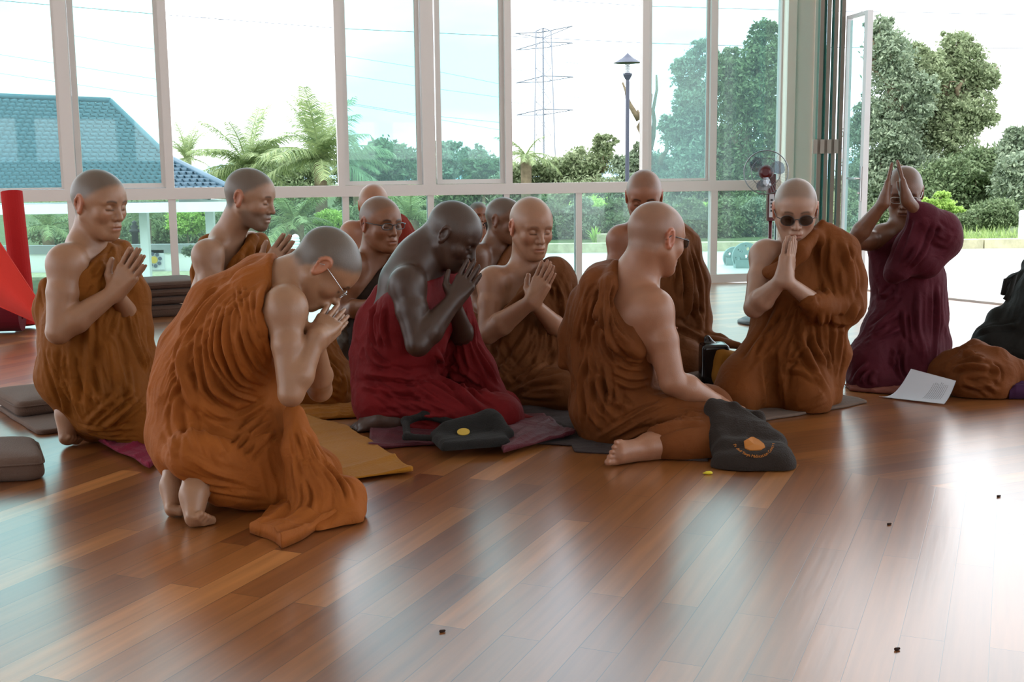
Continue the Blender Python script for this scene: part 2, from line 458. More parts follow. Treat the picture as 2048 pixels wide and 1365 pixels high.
def add_foot(S, ankle, heel, ball, sole, side, s=1.0, toes=1, ts=None):
    """ankle, heel centre, ball-of-foot centre; sole = direction the sole faces; side = direction of the big toe"""
    ts = ts or s
    ankle, heel, ball = [np.array(v, float) for v in (ankle, heel, ball)]
    u = nrm(ball-heel); sole = nrm(sole-u*(np.array(sole)@u)); t = nrm(np.cross(u, sole)); t = t if t@side > 0 else -t
    S.ball(heel, .031*s, k=.03); S.cone(ankle, heel, .036*s, .030*s, k=.03)
    S.cone(ankle, ball-sole*.006, .034*s, .022*s, k=.035)
    S.cone(heel, ball+t*.018*s, .026*s, .021*s, k=.03); S.cone(heel, ball-t*.024*s, .024*s, .017*s, k=.03)
    for i in range(5):
        b = (.030-.0165*i); r = (.0125, .0098, .0092, .0086, .0082)[i]; L = (.040, .038, .034, .029, .024)[i]
        p = ball+t*b*s+u*(.012-.004*i)*s
        d = nrm(u*math.cos(toes*.5)-sole*math.sin(toes*.5)); d2 = nrm(u*math.cos(toes*.9)-sole*math.sin(toes*.9))
        p2 = p+d*L*.6*ts; p3 = p2+d2*L*.45*ts
        S.cone(p, p2, r*1.02*ts, r*.9*ts, k=.008); S.cone(p2, p3, r*.9*ts, r*.95*ts, k=.003)
# ------------------------------------------------------------------ the hall
def floor_mat():
    m, t, b = mat_base('plank_floor'); N = t.nodes; L = t.links
    g = N.new('ShaderNodeNewGeometry'); sep = N.new('ShaderNodeSeparateXYZ'); L.new(g.outputs['Position'], sep.inputs[0])
    def region(az):
        mp = N.new('ShaderNodeMapping'); mp.vector_type = 'POINT'
        mp.inputs['Rotation'].default_value = (0, 0, math.radians(az-90))   # planks run along azimuth az (0 = ahead, + = right)
        L.new(g.outputs['Position'], mp.inputs['Vector'])
        br = N.new('ShaderNodeTexBrick'); br.offset = 0.37; br.offset_frequency = 2; br.squash = 1
        L.new(mp.outputs[0], br.inputs['Vector'])
        br.inputs['Color1'].default_value = (0, 0, 0, 1); br.inputs['Color2'].default_value = (1, 1, 1, 1)
        br.inputs['Mortar'].default_value = (.5, .5, .5, 1)
        br.inputs['Scale'].default_value = 1.0; br.inputs['Mortar Size'].default_value = 0.0009; br.inputs['Mortar Smooth'].default_value = .3
        br.inputs['Brick Width'].default_value = 0.82; br.inputs['Row Height'].default_value = 0.086
        mg = N.new('ShaderNodeMapping'); mg.inputs['Scale'].default_value = (2.2, 38, 1); L.new(mp.outputs[0], mg.inputs['Vector'])
        no = N.new('ShaderNodeTexNoise'); no.inputs['Scale'].default_value = 1.0; no.inputs['Detail'].default_value = 5; no.inputs['Distortion'].default_value = 0.0
        L.new(mg.outputs[0], no.inputs['Vector'])
        return br, no
    b1, n1 = region(23.0); b2, n2 = region(66.0)
    # boundary line through two floor points
    a, c = G(1627, 934), G(2048, 1003); d = nrm(c-a); n = np.array([-d[1], d[0]]); off = n@a[:2]
    mx = N.new('ShaderNodeMath'); mx.operation = 'MULTIPLY'; mx.inputs[1].default_value = n[0]; L.new(sep.outputs['X'], mx.inputs[0])
    my = N.new('ShaderNodeMath'); my.operation = 'MULTIPLY_ADD'; my.inputs[1].default_value = n[1]; L.new(sep.outputs['Y'], my.inputs[0]); L.new(mx.outputs[0], my.inputs[2])
    gt = N.new('ShaderNodeMath'); gt.operation = 'GREATER_THAN'; gt.inputs[1].default_value = float(off); L.new(my.outputs[0], gt.inputs[0])
    def mix(a_, b_, typ='RGBA'):
        k = N.new('ShaderNodeMix'); k.data_type = typ; L.new(gt.outputs[0], k.inputs['Factor'])
        i = (6, 7, 2) if typ == 'RGBA' else (2, 3, 0)
        L.new(a_, k.inputs[i[0]]); L.new(b_, k.inputs[i[1]]); return k.outputs[i[2]]
    tone = mix(b1.outputs['Color'], b2.outputs['Color']); mort = mix(b1.outputs['Fac'], b2.outputs['Fac'], 'FLOAT'); grain = mix(n1.outputs['Fac'], n2.outputs['Fac'], 'FLOAT')
    r = N.new('ShaderNodeValToRGB'); e = r.color_ramp.elements
    e[0].position = 0; e[0].color = (*lin(112, 64, 33), 1); e[1].position = 1; e[1].color = (*lin(186, 122, 68), 1)
    e3 = e.new(.45); e3.color = (*lin(150, 92, 46), 1); e4 = e.new(.75); e4.color = (*lin(124, 74, 38), 1)
    L.new(tone, r.inputs['Fac'])
    gr = N.new('ShaderNodeMapRange'); gr.inputs['From Min'].default_value = .25; gr.inputs['From Max'].default_value = .75; gr.inputs['To Min'].default_value = .72; gr.inputs['To Max'].default_value = 1.22
    L.new(grain, gr.inputs['Value'])
    m1 = N.new('ShaderNodeVectorMath'); m1.operation = 'SCALE'; L.new(r.outputs[0], m1.inputs[0]); L.new(gr.outputs[0], m1.inputs['Scale'])
    m2 = N.new('ShaderNodeMix'); m2.data_type = 'RGBA'; L.new(mort, m2.inputs['Factor']); L.new(m1.outputs[0], m2.inputs[6]); m2.inputs[7].default_value = (.05, .025, .014, 1)
    L.new(m2.outputs[2], b.inputs['Base Color'])
    b.inputs['Roughness'].default_value = .30; b.inputs['Specular IOR Level'].default_value = .55
    b.inputs['Coat Weight'].default_value = .85; b.inputs['Coat Roughness'].default_value = .25; b.inputs['Coat IOR'].default_value = 1.54
    ad = N.new('ShaderNodeMath'); ad.operation = 'MULTIPLY_ADD'; ad.inputs[1].default_value = -2.0; L.new(mort, ad.inputs[0]); L.new(grain, ad.inputs[2])
    bp = N.new('ShaderNodeBump'); bp.inputs['Strength'].default_value = .08; bp.inputs['Distance'].default_value = .004
    L.new(ad.outputs[0], bp.inputs['Height']); L.new(bp.outputs[0], b.inputs['Normal']); L.new(bp.outputs[0], b.inputs['Coat Normal'])
    return m
def struct(o): o['kind'] = 'structure'; return o
M_FRAME = simple('window_frame_paint', lin(216, 208, 204), rough=.42, spec=.4)
M_WALL = simple('white_paint', lin(232, 230, 224), rough=.8, bump=.1, bscale=40)
M_COLUMN = simple('column_paint', lin(246, 234, 220), rough=.5, spec=.4)
M_GASKET = simple('dark_rubber_gasket', lin(34, 48, 50), rough=.6)
GL_TINT = glass_mat('teal_glass', (.60, .82, .81), haze=.05); GL_LIGHT = glass_mat('light_teal_glass', (.72, .87, .86), haze=.035); GL_LOW = glass_mat('lower_glass', (.76, .90, .88), haze=.02)
GL_CLEAR = glass_mat('clear_glass', (.86, .92, .92))
M_TERR = simple('pale_terrace_tile', lin(226, 226, 224), rough=.35, var=.03, vscale=2)
# window wall line on the floor
WA, WB = G(60, 615), G(1430, 565)
wd = nrm(WB-WA); wn_ = np.array([-wd[1], wd[0], 0.0])      # points outwards (away from the camera)
if wn_[1] < 0: wn_ = -wn_
def onwall(px, py, off=0.0):
    p0 = WA+wn_*off; d = ray(px, py); t = ((p0-CAM)@wn_)/(d@wn_); return CAM+d*t
def ww(px, z, off=0.0, py=380):
    "point of the window wall at the column px (read at row py), at height z"
    p = onwall(px, py, off); p[2] = z; return p
H = 5.4
# floor slab: hall plus nothing beyond the window line
DOORW = G(2300, 640); COLF = G(1600, 567)
fl = mesh_obj('floor', [(-9, -6, 0), (9, -6, 0), (9, 4.5, 0), tuple(DOORW), tuple(COLF), tuple(WB), tuple(ww(-400, 0)), (-9, ww(-400, 0)[1]+.2, 0),
                        (-9, -6, -.25), (9, -6, -.25), (9, 4.5, -.25), tuple(DOORW-[0, 0, .25]), tuple(COLF-[0, 0, .25]), tuple(WB-[0, 0, .25]), tuple(ww(-400, -.25)), (-9, ww(-400, 0)[1]+.2, -.25)],
              [(0, 1, 2, 3, 4, 5, 6, 7), (15, 14, 13, 12, 11, 10, 9, 8)]+[(i, i+8, (i+1) % 8+8, (i+1) % 8) for i in range(8)], floor_mat(), smooth=False)
struct(fl)
mb = MB(); mb.box((0, 2.2, H+.1), (9.2, 8.6, .1)); struct(mb.build('ceiling', M_WALL))
# side and back walls with openings (outside the frame, they let the daylight in)
def holed_wall(name, a, b, piers, z0, z1, n=.12):
    "piers plus sill and head bands between floor points a and b"
    a = np.array(a, float); b = np.array(b, float); m = MB(); L = np.linalg.norm(b-a); u = (b-a)/L
    ang = math.atan2(u[1], u[0]); R = np.array([[math.cos(ang), -math.sin(ang), 0], [math.sin(ang), math.cos(ang), 0], [0, 0, 1]])
    mid = (a+b)/2
    m.box((mid[0], mid[1], z0/2), (L/2, n, z0/2), R) if z0 > 0 else None
    m.box((mid[0], mid[1], (z1+H)/2), (L/2, n, (H-z1)/2), R)
    for t in np.linspace(0, 1, piers):
        p = a+(b-a)*t; m.box((p[0], p[1], H/2), (.16, n*1.02, H/2), R)
    return struct(m.build(name, M_WALL))
holed_wall('wall_left', (-9, -6), (-9, 11), 7, .3, 4.6)
holed_wall('wall_back', (-9, -6), (9, -6), 11, 1.2, 2.0)
holed_wall('wall_right', (9, -6), (9, 4.5), 4, 0.0, 4.6)

# ---- window frames: the mullions of each row are separate members of one fixed frame
ZT = float(onwall(1000, 378)[2])             # transom centre height
ZTOP = H
fr = MB()
def upright(m, px, z0, z1, w, t=.06, off=0.0, py=300):
    p = ww(px, 0, off, py); m.bar((p[0], p[1], z0), (p[0], p[1], z1), t, w, upv=wd) if False else m.box((p[0], p[1], (z0+z1)/2), (w/2, t/2, (z1-z0)/2), RW)
RW = np.stack([wd, wn_, [0, 0, 1]], 1)
def rail(m, px0, px1, z, h, t=.06, off=0.0, py=380):
    a = ww(px0, z, off, py); b = ww(px1, z, off, py); L = np.linalg.norm(b-a); c = (a+b)/2; m.box(c, (L/2, t/2, h/2), RW)
UPX = [(-210, .20), (137, .085), (337, .06), (681, .05), (857, .10), (1016, .055), (1288, .055), (1423, .06), (1560, .05)]
rail(fr, -420, 1566, ZT, .085, .08); rail(fr, -420, 1566, .035, .07, .09); rail(fr, -420, 1566, 2.95, .10, .08); rail(fr, -420, 1566, H-.05, .10, .08)
for px, w in UPX: upright(fr, px, ZT, ZTOP, w, .07)
LOWX = [(-200, .06), (148, .055), (348, .055), (693, .05), (862, .05), (1013, .045), (1156, .05), (1425, .06), (1556, .05)]
for px, w in LOWX: upright(fr, px, .05, ZT, w, .06, py=480)
struct(fr.build('window_1', M_FRAME))
panes = MB
def pane(px0, px1, z0, z1, mat, name, off=0.0, sash=0.0, k=0, p0=300):
    a = ww(px0, z0, off, p0); b = ww(px1, z0, off, p0); L = np.linalg.norm(b-a); c = (a+b)/2; c = np.array([c[0], c[1], (z0+z1)/2])
    f = MB(); s = sash
    if s > 0:
        for e in (-1, 1):
            f.box(c+wd*e*(L/2-s/2), (s/2, .018, (z1-z0)/2), RW); f.box(c+np.array([0, 0, e*((z1-z0)/2-s/2)]), (L/2, .0178, s/2), RW)
    g = .006
    for e in (-1, 1):
        f2 = c+wd*e*(L/2-s-g/2)
        f.box(f2, (g/2, .010, (z1-z0)/2-s), RW)
    o = f.build('window_%d' % k, M_FRAME if s > 0 else M_GASKET); struct(o)
    q = MB(); q.box(c, (L/2-s-g/2, .003, (z1-z0)/2-s), RW); q.build('window_pane', mat, o)
    return o
k = 2
for a, b_, mt, off, s in ((-200, 124, GL_TINT, .0, .012), (151, 331, GL_TINT, .02, .035), (688, 842, GL_TINT, .02, .03), (873, 1009, GL_TINT, .02, .035), (1296, 1416, GL_TINT, .02, .02), (1431, 1558, GL_LIGHT, 0, 0)):
    pane(a, b_, ZT+.045, 2.90, mt, 'pane', off, s, k); k += 1
for (a, b_) in zip(LOWX[:-1], LOWX[1:]):
    pane(a[0]+5, b_[0]-5, .07, ZT-.045, GL_LOW, 'pane', 0, 0, k, 480); k += 1
UP2 = [p for p, w in UPX]
for a, b_ in zip(UP2[:-1], UP2[1:]): pane(a+6, b_-6, 3.0, H-.1, GL_CLEAR, 'pane', 0, 0, k, 300); k += 1
# small window catches on the sliding sashes
# ---- column at the corner
cp0 = onwall(1592, 300); m = MB(); cc_ = np.array([cp0[0], cp0[1]-.05, 0]); cw = .145
prof = [(-cw, -.12), (cw, -.12), (cw, .2), (-cw, .2)]
m.box((cc_[0], cc_[1]-.02, H/2), (cw, .16, H/2)); m.box((cc_[0]-cw+.035, cc_[1]-.185, H/2), (.035, .012, H/2)); m.box((cc_[0]+cw-.035, cc_[1]-.185, H/2), (.035, .012, H/2))
struct(m.build('wall_corner_column', M_COLUMN))
# ---- folded door leaves stacked beside the column, each standing edge-on
M_DOORD = simple('bronze_door_frame', lin(128, 118, 108), rough=.4, spec=.4)
M_HINGE = simple('grey_hinge', lin(158, 148, 140), rough=.4, spec=.4)
M_DOORG = simple('door_frame_white', lin(226, 226, 228), rough=.4)
ytop = 2.62
for i, px in enumerate((1638, 1652, 1666, 1680)):
    Yb = 9.35; p = W(px, 300, Yb); q_ = W(px-9+i*1.5, 300, Yb+.62); a = np.array([p[0], p[1], 0]); b_ = np.array([q_[0], q_[1], 0])
    u = nrm(b_-a); L = np.linalg.norm(b_-a); s_ = np.array([-u[1], u[0], 0]); R_ = np.stack([u, s_, [0, 0, 1]], 1); c = (a+b_)/2
    f = MB(); w_ = .0145
    for e in (-1, 1): f.box(c+u*e*(L/2-.03)+[0, 0, ytop/2], (.03, w_/1.0, ytop/2), R_)
    f.box(c+[0, 0, .05], (L/2-.06, w_*.98, .05), R_); f.box(c+[0, 0, ytop-.05], (L/2-.06, w_*.98, .05), R_)
    d_ = struct(f.build('door_%d' % (i+1), M_DOORD))
    q = MB(); q.box(c+[0, 0, ytop/2], (L/2-.06, .004, ytop/2-.1), R_); q.build('door_pane', GL_TINT, d_)
    h = MB()
    for z in (.18, 1.12, 2.48): h.box(a+[0, 0, z]+s_*.03-u*.002, (.02, .016, .055), R_)
    h.build('hinge', M_HINGE, d_)
# ---- the open glazed leaf with its lever handle
a = W(1690, 300, 9.35); b_ = W(1731, 300, 9.0); a[2] = b_[2] = 0; a = a.copy(); b_ = b_.copy()
ht = float(W(1735, 20, 9.0)[2])
u = nrm(b_-a); L = np.linalg.norm(b_-a); s_ = np.array([-u[1], u[0], 0]); R_ = np.stack([u, s_, [0, 0, 1]], 1); c = (a+b_)/2
f = MB()
f.box(b_-u*.014+[0, 0, ht/2], (.026, .022, ht/2), R_); f.box(a+u*.015+[0, 0, ht/2], (.012, .022, ht/2), R_)
f.box(c+[0, 0, .05], (L/2-.03, .021, .05), R_); f.box(c+[0, 0, ht-.012], (L/2-.03, .021, .012), R_)
leaf = struct(f.build('door_5', M_DOORG))
q = MB(); q.box(c+[0, 0, ht/2], (L/2-.04, .004, ht/2-.04), R_); q.build('door_pane', GL_LIGHT, leaf)
hz = float(W(1728, 357, 9.0)[2]); hb = b_-u*.014; h = MB(); h.box(hb+[0, 0, hz-.04]-s_*.026, (.014, .006, .13), R_)
h.tube([hb+[0, 0, hz]-s_*.026, hb+[0, 0, hz]-s_*.07], .008); h.tube([hb+[0, 0, hz]-s_*.068, hb+[0, 0, hz]-s_*.07-u*.13], .009)
h.tube([hb+[0, 0, hz-.11]-s_*.026, hb+[0, 0, hz-.11]-s_*.05], .009)
h.build('door_handle', simple('brushed_steel', (.6, .6, .6), rough=.3, metal=1), leaf)
# threshold rail of the open doorway and terrace outside
m = MB(); m.bar(COLF+[0, 0, .006], DOORW+[0, 0, .006], .06, .012); struct(m.build('trim_1', M_FRAME))
YC = float(G(1700, 497)[1])
tr0 = [ww(560, -.02), ww(1566, -.02), COLF-[0, 0, .02], DOORW-[0, 0, .02], np.array([9, 4.5, -.02]), np.array([14, 4.5, -.02]), np.array([14, YC+.5, -.02]), np.array([ww(560, 0)[0]+.35, YC+.3, -.02])]
mm = [tuple(v) for v in tr0]+[(v[0], v[1], -.4) for v in tr0]; n8 = len(tr0)
struct(mesh_obj('terrace', mm, [tuple(range(n8))]+[(i, i+n8, (i+1) % n8+n8, (i+1) % n8) for i in range(n8)], M_TERR, smooth=False))
m = MB(); aa = ww(-600, 0); bb = ww(560, 0); 
m.box(((aa[0]+bb[0])/2, (aa[1]+bb[1])/2+.14, -.22), (np.linalg.norm(bb-aa)/2, .14, .2), RW); struct(m.build('window_ledge', M_TERR))
# ------------------------------------------------------------------ outdoors
if 'out' not in DEV:
    GZ = -2.7
    M_GRASS = simple('grass_ground', lin(84, 100, 64), rough=.95, var=.3, vscale=1.2)
    M_STONE = simple('weathered_curb_stone', lin(196, 192, 160), rough=.9, var=.25, vscale=7, bump=.5, bscale=30)
    M_WHITE = simple('whitewashed_wall', lin(236, 238, 238), rough=.8)
    M_DARKIRON = simple('dark_gate_iron', lin(40, 42, 44), rough=.6)
    g1 = mesh_obj('ground', [(-160, 10.8, GZ), (-160, 400, GZ), (260, 400, GZ), (260, 10.8, GZ)], [(0, 3, 2, 1)], M_GRASS, smooth=False); struct(g1)
    m = MB(); m.box((12.5, YC+1.95, -1.40), (13.2, 1.9, 1.36)); struct(m.build('garden_bank', M_GRASS))
    # curb stones along the terrace
    xs = [G(1040, 499)[0], G(1235, 497)[0], 4.0, 5.6, 7.4, 9.2, 11.5]
    for i, (x0, x1) in enumerate(zip(xs[:-1], xs[1:])):
        m = MB(); y = YC+.12; m.box(((x0+x1)/2, y, .0), ((x1-x0)/2-.008, .11, .085))
        o = m.build('curb_stone', M_STONE); tag(o, None, None)
        o['label'] = ['weathered stone curb block at left end of the white terrace', 'stone curb block seen between the bare-shouldered rear monk and the window mullion', 'stone curb block behind the green discs outside the glass', 'mossy stone curb block behind the maroon robed monk', 'mossy stone curb block right of the maroon monk, beyond white paving', 'stone curb block beside the white post at far right'][i]
        o['category'] = 'curb'; o['group'] = 'curb stones along the terrace'
    m = MB(); p = W(1222, 480, YC+.55); m.box((p[0]+.02, p[1], .06), (.2, .12, .11)); o = m.build('planter_block', M_STONE); tag(o, 'pale stone planter block behind the curb beside a spiky plant', 'planter')
    # leaves --------------------------------------------------
    def leaf_mat(name, c, c2, rough=.5):
        m_, t, b = mat_base(name); N = t.nodes; L = t.links
        oi = N.new('ShaderNodeNewGeometry'); r = N.new('ShaderNodeMix'); r.data_type = 'RGBA'
        r.inputs[6].default_value = (*c, 1); r.inputs[7].default_value = (*c2, 1); L.new(oi.outputs['Random Per Island'], r.inputs['Factor']); L.new(r.outputs[2], b.inputs['Base Color'])
        b.inputs['Roughness'].default_value = rough; b.inputs['Specular IOR Level'].default_value = .3
        tr = N.new('ShaderNodeBsdfTranslucent'); L.new(r.outputs[2], tr.inputs['Color']); mx = N.new('ShaderNodeMixShader'); mx.inputs[0].default_value = .3
        o = N['Material Output']; L.new(b.outputs[0], mx.inputs[1]); L.new(tr.outputs[0], mx.inputs[2]); L.new(mx.outputs[0], o.inputs['Surface']); return m_
    LF = {'dark': leaf_mat('dark_leaves', lin(90, 111, 76), lin(140, 158, 116)), 'olive': leaf_mat('olive_leaves', lin(122, 138, 102), lin(170, 181, 142)),
          'grey': leaf_mat('greyish_leaves', lin(115, 133, 111), lin(165, 179, 149)), 'bright': leaf_mat('bright_leaves', lin(152, 189, 93), lin(199, 226, 131)),
          'palm': leaf_mat('palm_leaflets', lin(117, 140, 98), lin(175, 191, 135)), 'lawn': leaf_mat('grass_blades', lin(133, 165, 93), lin(184, 204, 135))}
    M_BARK = simple('bark', lin(120, 108, 88), rough=.95, bump=.6, bscale=25, var=.2)
    def leaf_mesh(C, size, rng, flat=.0):
        "one small folded blade (two triangles) per centre"
        n = len(C); u = rng.normal(size=(n, 3)); u /= np.linalg.norm(u, axis=1)[:, None]
        w = rng.normal(size=(n, 3)); w = w-u*(w*u).sum(1)[:, None]; w /= np.linalg.norm(w, axis=1)[:, None]
        s = size*(.6+.8*rng.random(n))[:, None]
        V = np.stack([C-u*s, C+w*s*.42, C+u*s, C-w*s*.42], 1).reshape(-1, 3)
        return V, np.arange(4*n).reshape(n, 4)
    def blobs_leaves(blobs, n, size, rng, clump=.28):
        "leaves grouped in clumps over the shells of several ellipsoid boughs"
        vol = np.array([r[0]*r[2] for c, r in blobs]); vol = vol/vol.sum(); out = []
        for (c, r), f in zip(blobs, vol):
            m_ = max(6, int(n*f/26)); d = rng.normal(size=(m_, 3)); d /= np.linalg.norm(d, axis=1)[:, None]
            rad = (.45+.58*rng.random(m_)**.6)[:, None]; cc = c+d*r*rad
            cc = np.repeat(cc, 26, 0); j = rng.normal(size=cc.shape)*np.array(r).mean()*clump*np.array([1, 1, .6]); out.append(cc+j*.6)
        return np.concatenate(out)
    def bent(a, b, r0, r1, rng, n=6, wob=.08):
        a = np.array(a, float); b = np.array(b, float); L = np.linalg.norm(b-a); pts = [a+(b-a)*t+rng.normal(size=3)*L*wob*math.sin(math.pi*t) for t in np.linspace(0, 1, n)]
        return pts, list(np.linspace(r0, r1, n))
    def tree(label, base_px, Y, blobs_px, n, size, kind, seed, base_z=GZ, trunk=.16, name='tree', cat='tree', group='trees behind the hall', bare=()):
        rng = np.random.default_rng(seed); B = W(base_px, 400, Y); B[2] = base_z
        root = empty(name, B, label, cat, group); bl = []
        sc = Y/FPX
        for (px, py, rx, rz) in blobs_px:
            y = Y+rng.normal()*rx*sc*.35; c = W(px, py, y); bl.append((c, np.array([rx*sc, (rx+rz)*.5*sc, rz*sc])*.92))
        main = len(bl)
        if name == 'tree':
            for c, r in bl[:main]:
                for q_ in range(7):
                    d = rng.normal(size=3); d[2] = abs(d[2])*.7 if q_ < 5 else d[2]; d /= np.linalg.norm(d); bl.append((c+d*r*1.0, r*rng.uniform(.22, .42)))
        t = MB(); top = bl[0][0]
        mid = B+(top-B)*.45+rng.normal(size=3)*.15; t.tube([B-[0, 0, .1], B+(mid-B)*.5, mid, top], [trunk, trunk*.85, trunk*.7, trunk*.25], 8)
        for c, r in bl[1:main]:
            p, rr = bent(mid+(top-mid)*rng.random()*.6, c+[0, 0, r[2]*.3], trunk*.4, trunk*.1, rng); t.tube(p, rr, 6)
            for _ in range(3):
                e = c+rng.normal(size=3)*r*.6; p2, r2 = bent(p[3], e, trunk*.18, trunk*.05, rng); t.tube(p2, r2, 5)
        for (x0, y0, x1, y1) in bare:
            p, rr = bent(W(x0, y0, Y-1), W(x1, y1, Y-1), trunk*.6, trunk*.18, rng, wob=.05); t.tube(p, rr, 5)
        t.build('trunk', M_BARK, root, smooth=True)
        V, F = leaf_mesh(blobs_leaves(bl, int(n*2.8), size, rng), size*.52, rng)
        mesh_obj('foliage', V, F, LF[kind], root, smooth=False); return root
    # far tree line, left to right
    tree('dense green tree just right of the pavilion roof, behind the palms', 545, 62, [(540, 345, 60, 45), (480, 360, 60, 40), (610, 350, 60, 40), (560, 400, 90, 50)], 9000, .22, 'dark', 1)
    tree('low dark tree seen through the second tinted sash from the left', 760, 66, [(775, 310, 46, 34), (760, 335, 60, 42), (720, 350, 50, 40), (800, 330, 50, 40), (770, 420, 90, 50)], 9000, .24, 'dark', 2)
    tree('spreading flat-topped tree at left of the third tinted sash', 880, 70, [(885, 292, 32, 14), (868, 345, 50, 38), (905, 325, 50, 34), (950, 320, 30, 26), (880, 410, 70, 50)], 6500, .24, 'grey', 3)
    tree('rounded tree behind the middle tinted sash, left of the pylon', 960, 66, [(965, 335, 40, 28), (1000, 350, 40, 30), (950, 400, 70, 50)], 6000, .24, 'dark', 4)
    tree('olive green tree below the pylon', 1080, 56, [(1075, 350, 60, 30), (1030, 360, 45, 28), (1120, 345, 45, 30), (1070, 410, 90, 45)], 9500, .2, 'olive', 5)
    tree('olive bush-topped tree between the pylon and the lamp post', 1180, 54, [(1175, 325, 50, 34), (1150, 345, 50, 28), (1210, 290, 22, 20), (1180, 400, 90, 50)], 9500, .19, 'olive', 6)
    tree('sparse tree with bare forked branches left of the tall leafy trees', 1300, 46, [(1285, 300, 16, 14), (1262, 335, 36, 30), (1320, 340, 44, 36), (1290, 400, 90, 55)], 9000, .17, 'grey', 7, trunk=.2,
         bare=((1305, 330, 1296, 175), (1300, 300, 1313, 150), (1300, 310, 1275, 220), (1278, 240, 1245, 165), (1298, 260, 1290, 110), (1320, 330, 1345, 240)))
    tree('feathery tall tree in the right tinted sash', 1400, 42, [(1395, 215, 42, 60), (1375, 150, 28, 40), (1405, 110, 26, 30), (1370, 270, 44, 50), (1410, 320, 60, 60), (1400, 410, 80, 60)], 16000, .14, 'grey', 8, trunk=.25)
    tree('big broad tree filling the pane left of the corner column', 1490, 40, [(1490, 170, 55, 70), (1530, 110, 38, 50), (1455, 150, 40, 45), (1500, 270, 75, 80), (1480, 380, 85, 80), (1530, 60, 22, 26), (1500, 440, 90, 60)], 22000, .14, 'dark', 9, trunk=.3)
    tree('tall tree right beside the open door leaf', 1800, 38, [(1780, 110, 42, 60), (1760, 60, 26, 30), (1800, 190, 60, 70), (1770, 280, 70, 80), (1750, 370, 70, 80), (1820, 370, 80, 80)], 22000, .13, 'grey', 10, trunk=.3, base_z=0)
    tree('wide spreading tree reaching over the right edge, paler crown', 1900, 39, [(1920, 130, 46, 44), (1880, 170, 60, 55), (1955, 170, 40, 30), (1930, 230, 60, 40), (1890, 280, 60, 60), (1960, 240, 36, 18), (1850, 240, 50, 60), (1915, 95, 34, 34), (1955, 150, 44, 30), (1850, 160, 44, 50), (1830, 110, 26, 26)], 22000, .13, 'olive', 11, trunk=.28, base_z=0)
    tree('dark bushy tree at far right below the crown gap', 1930, 36, [(1900, 370, 60, 60), (1960, 350, 60, 60), (1930, 420, 80, 50), (1990, 400, 60, 60)], 15000, .13, 'dark', 12, trunk=.2, base_z=0)
    tree('drooping dark tree cut by the right frame edge', 2030, 34, [(2030, 310, 30, 50), (2045, 370, 50, 70), (2040, 270, 26, 20)], 8000, .13, 'grey', 13, trunk=.2, base_z=0)
    # smaller bright shrubs near the terrace
    def shrub(label, px, py, rx, rz, Y, n, size, kind, seed, base_z=0.0, extra=()):
        bl = [(px, py, rx, rz)]+[(px+a, py+b, rx*.55, rz*.55) for a, b in extra]
        return tree(label, px, Y, bl, n, size, kind, seed, base_z, trunk=.03, name='shrub', cat='shrub', group='shrubs outside the glass')
    shrub('light green shrub under the transom left of the small lamp pole', 1180, 425, 44, 32, 24, 3800, .06, 'bright', 21, -.1, ((-30, 20), (30, 18)))
    shrub('dark undergrowth behind the curb near the lamp post foot', 1150, 455, 60, 30, 26, 5200, .07, 'dark', 22, -.1, ((-70, 0), (60, 4)))
    shrub('bright flat-branched shrub right of the rear monk’s raised collar', 1385, 420, 34, 14, 20, 2200, .05, 'bright', 23, 0, ((25, -5), (-25, 10)))
    shrub('dark hedge mass behind the green discs outside', 1480, 440, 70, 44, 26, 9500, .08, 'dark', 24, 0, ((-60, 0), (60, 0)))
    shrub('bright young shrub behind the maroon robed monk’s shoulder', 1880, 410, 30, 12, 19, 1700, .045, 'bright', 25, 0, ((-34, -8), (34, 10), (4, -20)))
    shrub('leafy green bush beside the maroon monk’s raised sleeve', 1760, 440, 44, 26, 24, 4200, .07, 'grey', 26, 0, ((-34, 8), (30, 10)))
    shrub('rounded green bushes behind the curb at far right', 1990, 430, 50, 30, 26, 5000, .07, 'dark', 27, 0, ((-60, 10), (40, 6)))
    shrub('leafy bushes seen through the open door glass', 1700, 440, 32, 40, 25, 4200, .07, 'olive', 28, 0, ((0, -40),))
    shrub('light green shrub between the second monk and bowed monk, outside', 660, 440, 30, 20, 34, 2200, .07, 'bright', 29, GZ, ((-20, 6), (14, 14)))
    shrub('bright shrub behind the white wall under the pavilion eave', 375, 440, 40, 30, 47, 3600, .11, 'bright', 30, GZ, ((-20, 10), (30, -6)))
    shrub('dark green hedge filling the lower panes behind the white garden wall', 300, 455, 170, 40, 60, 8500, .2, 'dark', 31, GZ, ((-170, 10), (150, 0)))
    shrub('dense planting in the lower panes behind the seated spectacled monk', 760, 455, 110, 48, 36, 11000, .11, 'dark', 32, GZ, ((-90, 0), (100, 0)))
    shrub('dense planting in the lower panes left of the pale front-facing monk', 960, 455, 90, 40, 33, 8500, .1, 'grey', 33, GZ, ((-60, 0), (60, 0)))
    for i, (px, k_, lb) in enumerate(((1095, 'dark', 'dark clipped bush behind the curb, first window bay right of the pale person'), (1165, 'grey', 'greyish bush behind the curb between two lower window bays'), (1235, 'dark', 'dark bush behind the rear person’s bare shoulder'), (1310, 'dark', 'dark bush hidden behind the rear person’s head'), (1385, 'dark', 'dark bush under the tinted sash, right of the raised collar'), (1450, 'dark', 'dark bush above the green discs'), (1520, 'grey', 'greyish bush behind the pedestal fan'), (1770, 'dark', 'dark low bush behind the curb left of the maroon-robed person'))):
        shrub(lb, px, 452, 44, 34, 17.2, 4200, .045, k_, 60+i, -.04, ((-22, -24), (24, -20), (0, -38)))
